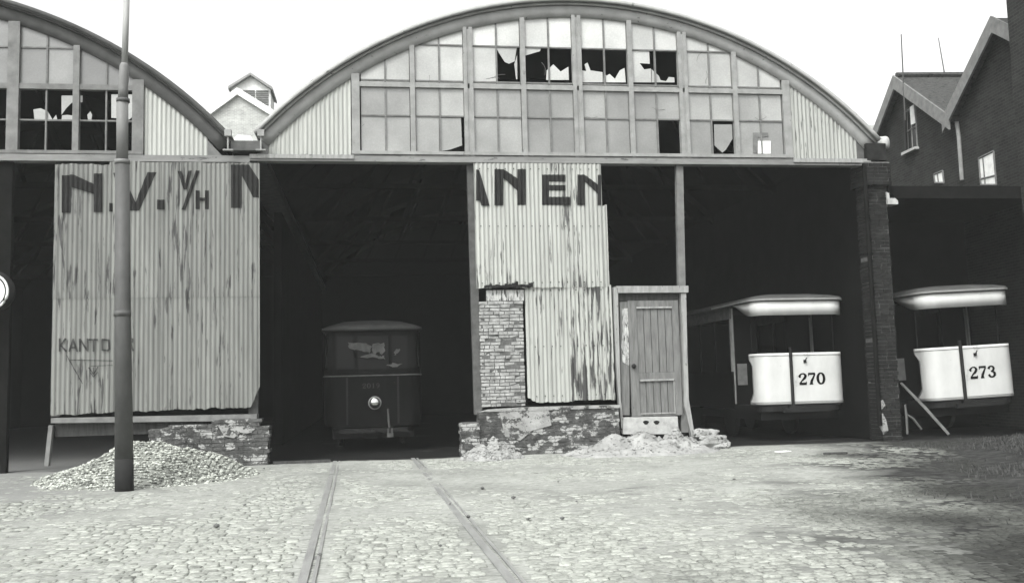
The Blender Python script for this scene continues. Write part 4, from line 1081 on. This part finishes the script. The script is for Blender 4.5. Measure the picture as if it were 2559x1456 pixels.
# ------------------------------------------------------------------ heaps, rubble, planks
def mound(name, mat, cx, cy, rx, ry, h, seed, n=46, rough=.12, pw=1.5, clipy=None):
    m_ = MB(); k = n
    for j in range(k+1):
        for i in range(k+1):
            x = -1+2*i/k; y_ = -1+2*j/k; r_ = math.sqrt(x*x+y_*y_)*(1+.13*nz(x*2, y_*2, 1, seed))
            f = max(0, 1-r_); z = h*(f*f*(3-2*f))**(pw/2)*(1+rough*2*nz(x*4, y_*4, 1, seed)) + rough*.25*h*nz(x*14, y_*14, 1, seed+3)*min(1, f*6) - (.05 if f <= 0 else 0)
            Y = cy+ry*y_
            if clipy is not None: Y = min(Y, clipy+.3)
            m_.v.append((cx+rx*x, Y, z-.012))
    for j in range(k):
        for i in range(k): m_.f.append((j*(k+1)+i, j*(k+1)+i+1, (j+1)*(k+1)+i+1, (j+1)*(k+1)+i))
    return m_
def mz(m_, x, y, cx, cy, rx, ry, n=46):
    i = int(round((x-cx+rx)/(2*rx)*n)); j = int(round((y-cy+ry)/(2*ry)*n))
    return m_.v[max(0,min(n,j))*(n+1)+max(0,min(n,i))][2]
gx = P(372, 1150, -1.9).x + .06
m_ = mound('gravel', None, gx, -2.1, 1.66, 1.75, .55, 4)
random.seed(3)
base = MB(); base.v = list(m_.v); base.f = list(m_.f)
icos = [(0,0,1),(.9,0,.3),(.28,.85,.35),(-.72,.53,.3),(-.72,-.53,.35),(.28,-.85,.3),(.7,.5,-.4),(-.28,.85,-.4),(-.9,0,-.4),(-.28,-.85,-.4),(.7,-.5,-.4),(0,0,-1)]
icf = [(0,1,2),(0,2,3),(0,3,4),(0,4,5),(0,5,1),(1,6,2),(2,7,3),(3,8,4),(4,9,5),(5,10,1),(6,7,2),(7,8,3),(8,9,4),(9,10,5),(10,6,1),(11,7,6),(11,8,7),(11,9,8),(11,10,9),(11,6,10)]
def stone(m, x, y, z, s, sq=.7):
    a = random.uniform(0, 6.28); ca, sa = math.cos(a), math.sin(a); sx, sy, sz = s*random.uniform(.7,1.3), s*random.uniform(.7,1.2), s*sq*random.uniform(.7,1.2)
    m.add([(x+(p[0]*sx*ca-p[1]*sy*sa)*random.uniform(.85,1.15), y+(p[0]*sx*sa+p[1]*sy*ca), z+p[2]*sz*random.uniform(.85,1.15)) for p in icos], icf)
tones = [.22]*len(base.f)
for k in range(10500):
    a = random.uniform(0, 6.283); r_ = math.sqrt(random.random())*1.0
    x = gx+1.66*r_*math.cos(a); y = -2.1+1.75*r_*math.sin(a)
    if y > -.35: continue
    if r_ > .88 and random.random() < .6: continue
    z = max(mz(base, x, y, gx, -2.1, 1.66, 1.75), -.01)
    s = random.uniform(.010, .028)*(1.35 if random.random() < .1 else 1); stone(base, x, y, z+s*.3, s)
    tv = random.choice((.16, .27, .36, .45, .54)); tones += [tv]*20
tag(base.build('gravel_heap', M['sett'], None, False, tones), 'wide low heap of pale gravel around the pole foot before the left shed', 'gravel heap')

for (px, Y, rx, ry, h, seed, lab) in ((1228, -.7, .62, .6, .26, 11, 'small cone of sand against the end of the middle plinth'),
                                 (1600, -.8, 1.6, .85, .27, 21, 'long pale heap of sand spilled below the wooden door'),
                                 (1685, -.75, .62, .5, .30, 33, 'sand mound right of the door step, with a dark hollow')):
    c = P(px, 1110, Y)
    m_ = mound('s', None, c.x, Y, rx, ry, h, seed, 60, .42, 1.3)
    random.seed(seed); nn = 60; b0 = MB(); b0.v = list(m_.v)
    for k in range(900):
        a = random.uniform(0, 6.283); q_ = random.random()**.6*.92; x = c.x+rx*q_*math.cos(a); y = Y+ry*q_*math.sin(a)
        z = max(mz(b0, x, y, c.x, Y, rx, ry, nn), -.01); stone(m_, x, y, z+.004, random.choice((.008, .012, .012, .018, .03)), .6)
    o = m_.build('sand_heap', M['sand'], None, True); tag(o, lab, 'sand heap', 'heaps of sand before the shed')
c = P(1770, 1090, -.25)
t = thing('masonry_lump', 'broken lump of pale masonry beside the right door jamb', 'rubble', (c.x, -.25, 0))
def rock(name, cx, cy, cz, sx, sy, sz, seed, mat, parent, n=14, step=True):
    m_ = MB()
    for j in range(n+1):
        ph = -math.pi/2+math.pi*j/n
        for i in range(2*n):
            a = math.pi*i/n; v = Vector((math.cos(ph)*math.cos(a), math.cos(ph)*math.sin(a), math.sin(ph)))
            v = Vector([math.copysign(abs(c_)**.55, c_) for c_ in v]); k = 1+.30*noise.noise(v*1.6+Vector((seed, 0, 0)))+.12*noise.noise(v*5)
            m_.v.append((cx+v.x*sx*k, cy+v.y*sy*k, cz+v.z*sz*k))
    for j in range(n):
        for i in range(2*n): m_.f.append((j*2*n+i, j*2*n+(i+1)%(2*n), (j+1)*2*n+(i+1)%(2*n), (j+1)*2*n+i))
    return m_.build(name, M[mat], parent)
rock('rubble_base', c.x+.05, -.28, .10, .31, .2, .14, 2, 'plaster', t); rock('rubble_top', c.x-.05, -.25, .27, .22, .16, .09, 5, 'plaster', t)

def plank(px0, py0, px1, py1, Y0, Y1, w_, lab, group=None, fork=None):
    a, b_ = P(px0, py0, Y0), P(px1, py1, Y1)
    b_ = Vector((b_.x, b_.y, max(b_.z, .0)))
    m_ = MB(); m_.tube([tuple(a), tuple(a.lerp(b_, .5)+Vector((.01,0,.01))), tuple(b_)], [w_*.8, w_, w_*.9], 4)
    if fork: f = [P(*q[:2], q[2]) for q in fork]; m_.tube([tuple(p) for p in f], w_*.8, 4)
    o = m_.build('leaning_plank' if not fork else 'forked_stick', M['steel_dark'], None)
    tag(o, lab, 'plank' if not fork else 'stick', group)
plank(2252, 957, 2372, 1086, .15, -.9, .04, 'weathered plank leaning down to the right from the brick column')
plank(2262, 1010, 2268, 1084, -.3, -.35, .028, 'forked stick propped upright under the leaning plank', None, [(2266,1036,-.3),(2282,1045,-.35),(2303,1072,-.4)])
a = P(2088, 1133, -2.6)
def flatscrap(px, py, l, wd, ang, mat, name, lab, cat, h=.03):
    p = G(px, py); c_, s_ = math.cos(ang), math.sin(ang); q = [(-l/2,-wd/2),(l/2,-wd/2*.7),(l/2*.9,wd/2),(-l/2,wd/2*.8)]
    o = MB().zprism([(p.x+x*c_-y*s_, p.y+x*s_+y*c_) for x, y in q], .0, h).build(name, M[mat]); tag(o, lab, cat)
flatscrap(2088, 1134, .40, .13, .1, 'wood_dark', 'board_scrap', 'dark scrap of board lying in front of tram 270', 'scrap')
flatscrap(1957, 1128, .28, .16, .3, 'white_wood', 'paper_scrap', 'white scrap of paper on the sand in front of the shed', 'paper', .012)
flatscrap(755, 1157, 1.0, .10, .02, 'wood_dark', 'timber_baulk', 'dark baulk lying across the threshold beside the left plinth', 'timber', .05)

# loose stones on the yard; the upright one is made up for a dark mark
ST = [(611,1264,'dark stone on the setts midway between pole and left rail'),(1441,1256,'upright dark stone made up for a dark mark on the open yard'),(541,1317,'small dark stone right of a dirt patch, lower left'),
      (1170,1294,'flat stone by the right rail'),(1205,1222,'small stone on the sand above the right rail bend'),(1125,1262,'stone just left of the right rail'),(1283,1246,'dark chip right of the right rail'),
      (1395,1206,'dark chip below the middle plinth'),(1275,1147,'stone close to the sand cone of the middle plinth'),(800,1390,'stone beside the left rail near the bottom'),(1100,1368,'stone between the rails in the foreground'),
      (1320,1300,'stone in the scatter right of the rails'),(1405,1298,'darker stone in the scatter right of the rails'),(1700,1250,'stone on the right part of the yard'),(1835,1200,'stone ahead of tram 270'),(660,1172,'stone at the tip of the gravel heap')]
for i, (px, py, lab) in enumerate(ST):
    p = G(px, py); m_ = MB(); random.seed(i+50); stone(m_, 0, 0, 0, random.uniform(.015, .032), .6)
    m_.v = [(v[0]+p.x, v[1]+p.y, v[2]+.02) for v in m_.v]
    tag(m_.build('loose_stone', M['pebble']), lab, 'stone', 'loose stones on the yard')

# weeds on the bank at the right and tufts along the foot of the walls
random.seed(12); m_ = MB()
def blade(x, y, z, h, w_=.008):
    a = random.uniform(0, 6.28); l = random.uniform(.2, .6)*h; dx, dy = math.cos(a), math.sin(a)
    m_.add([(x-dy*w_, y+dx*w_, z), (x+dy*w_, y-dx*w_, z), (x+dx*l*.4+dy*w_*.6, y+dy*l*.4-dx*w_*.6, z+h*.6), (x+dx*l, y+dy*l, z+h)], [(0,1,2),(0,2,3)])
cnt = 0
while cnt < 40000:
    y = random.uniform(-12, -.4); x = random.uniform(3, 16)
    dn = (x-(10.3+.50*y))/2.4 + .9*nz(x, y, .9, 6)
    if y > -1.4: dn = (x-10.9)/1.5
    if random.random() > dn-.25: continue
    blade(x, y, sandz(x, y) if x < 14.8 else 0, random.uniform(.02, .07)*(1+.6*max(0, min(1, dn-1)))); cnt += 1
o = m_.build('weeds', M['grass']); o['kind'] = 'stuff'; o['label'] = 'dark weeds covering the right edge of the yard'

# leafy bush at the right edge behind tram 273
def bush(cx, cy, rx, ry, h, nl, lab, z0=0, seed=1):
    random.seed(seed); t = thing('bush', lab, 'bush', (cx, cy, z0)); m_ = MB()
    for k in range(nl):
        v = Vector((random.gauss(0,1), random.gauss(0,1), random.gauss(0,1))).normalized(); r_ = random.random()**.35
        f = 1+.35*noise.noise(v*2.2+Vector((seed,0,0)))
        p = Vector((cx+v.x*rx*r_*f, cy+v.y*ry*r_*f, z0+h*.55+v.z*h*.5*r_*f))
        if noise.noise(p*1.8) < -.18: continue
        s = random.uniform(.04, .09); a = Vector((random.gauss(0,1),random.gauss(0,1),random.gauss(0,1))).normalized(); b_ = a.cross(Vector((0,0,1))+a*.1).normalized()
        m_.add([p-a*s, p+b_*s*.5, p+a*s, p-b_*s*.5], [(0,1,2,3)])
    m_.build('foliage', M['grass'], t)
    for k in range(5): m_.v and MB().tube([(cx+random.uniform(-.1,.1), cy, z0-.05), (cx+random.uniform(-.5,.5)*rx, cy+random.uniform(-.3,.3)*ry, z0+h*.8)], [.03,.01], 5).build('stem', M['wood_dark'], t)
bush(14.9, -1.2, 1.3, .8, 2.6, 9000, 'dark leafy bush at the right edge beyond tram 273', 0, 3)
bush(13.6, -5.2, 1.3, 1.5, .9, 5000, 'low dark bush on the bank at the lower right', .2, 8)

# faint haze added to lift the darkest tones in yard and sheds
hz = bpy.data.materials.new('veil'); hz.use_nodes = True; hz.node_tree.nodes.clear()
v_ = hz.node_tree.nodes.new('ShaderNodeVolumePrincipled'); v_.inputs['Color'].default_value = (.9, .93, .9, 1); v_.inputs['Density'].default_value = .0011
ho = hz.node_tree.nodes.new('ShaderNodeOutputMaterial'); hz.node_tree.links.new(v_.outputs[0], ho.inputs['Volume'])
o = MB().box(-60, 60, -30, 70, -1.2, 17).build('haze', hz); o['kind'] = 'stuff'; o['label'] = 'thin haze added over the yard and sheds to lift the blacks'
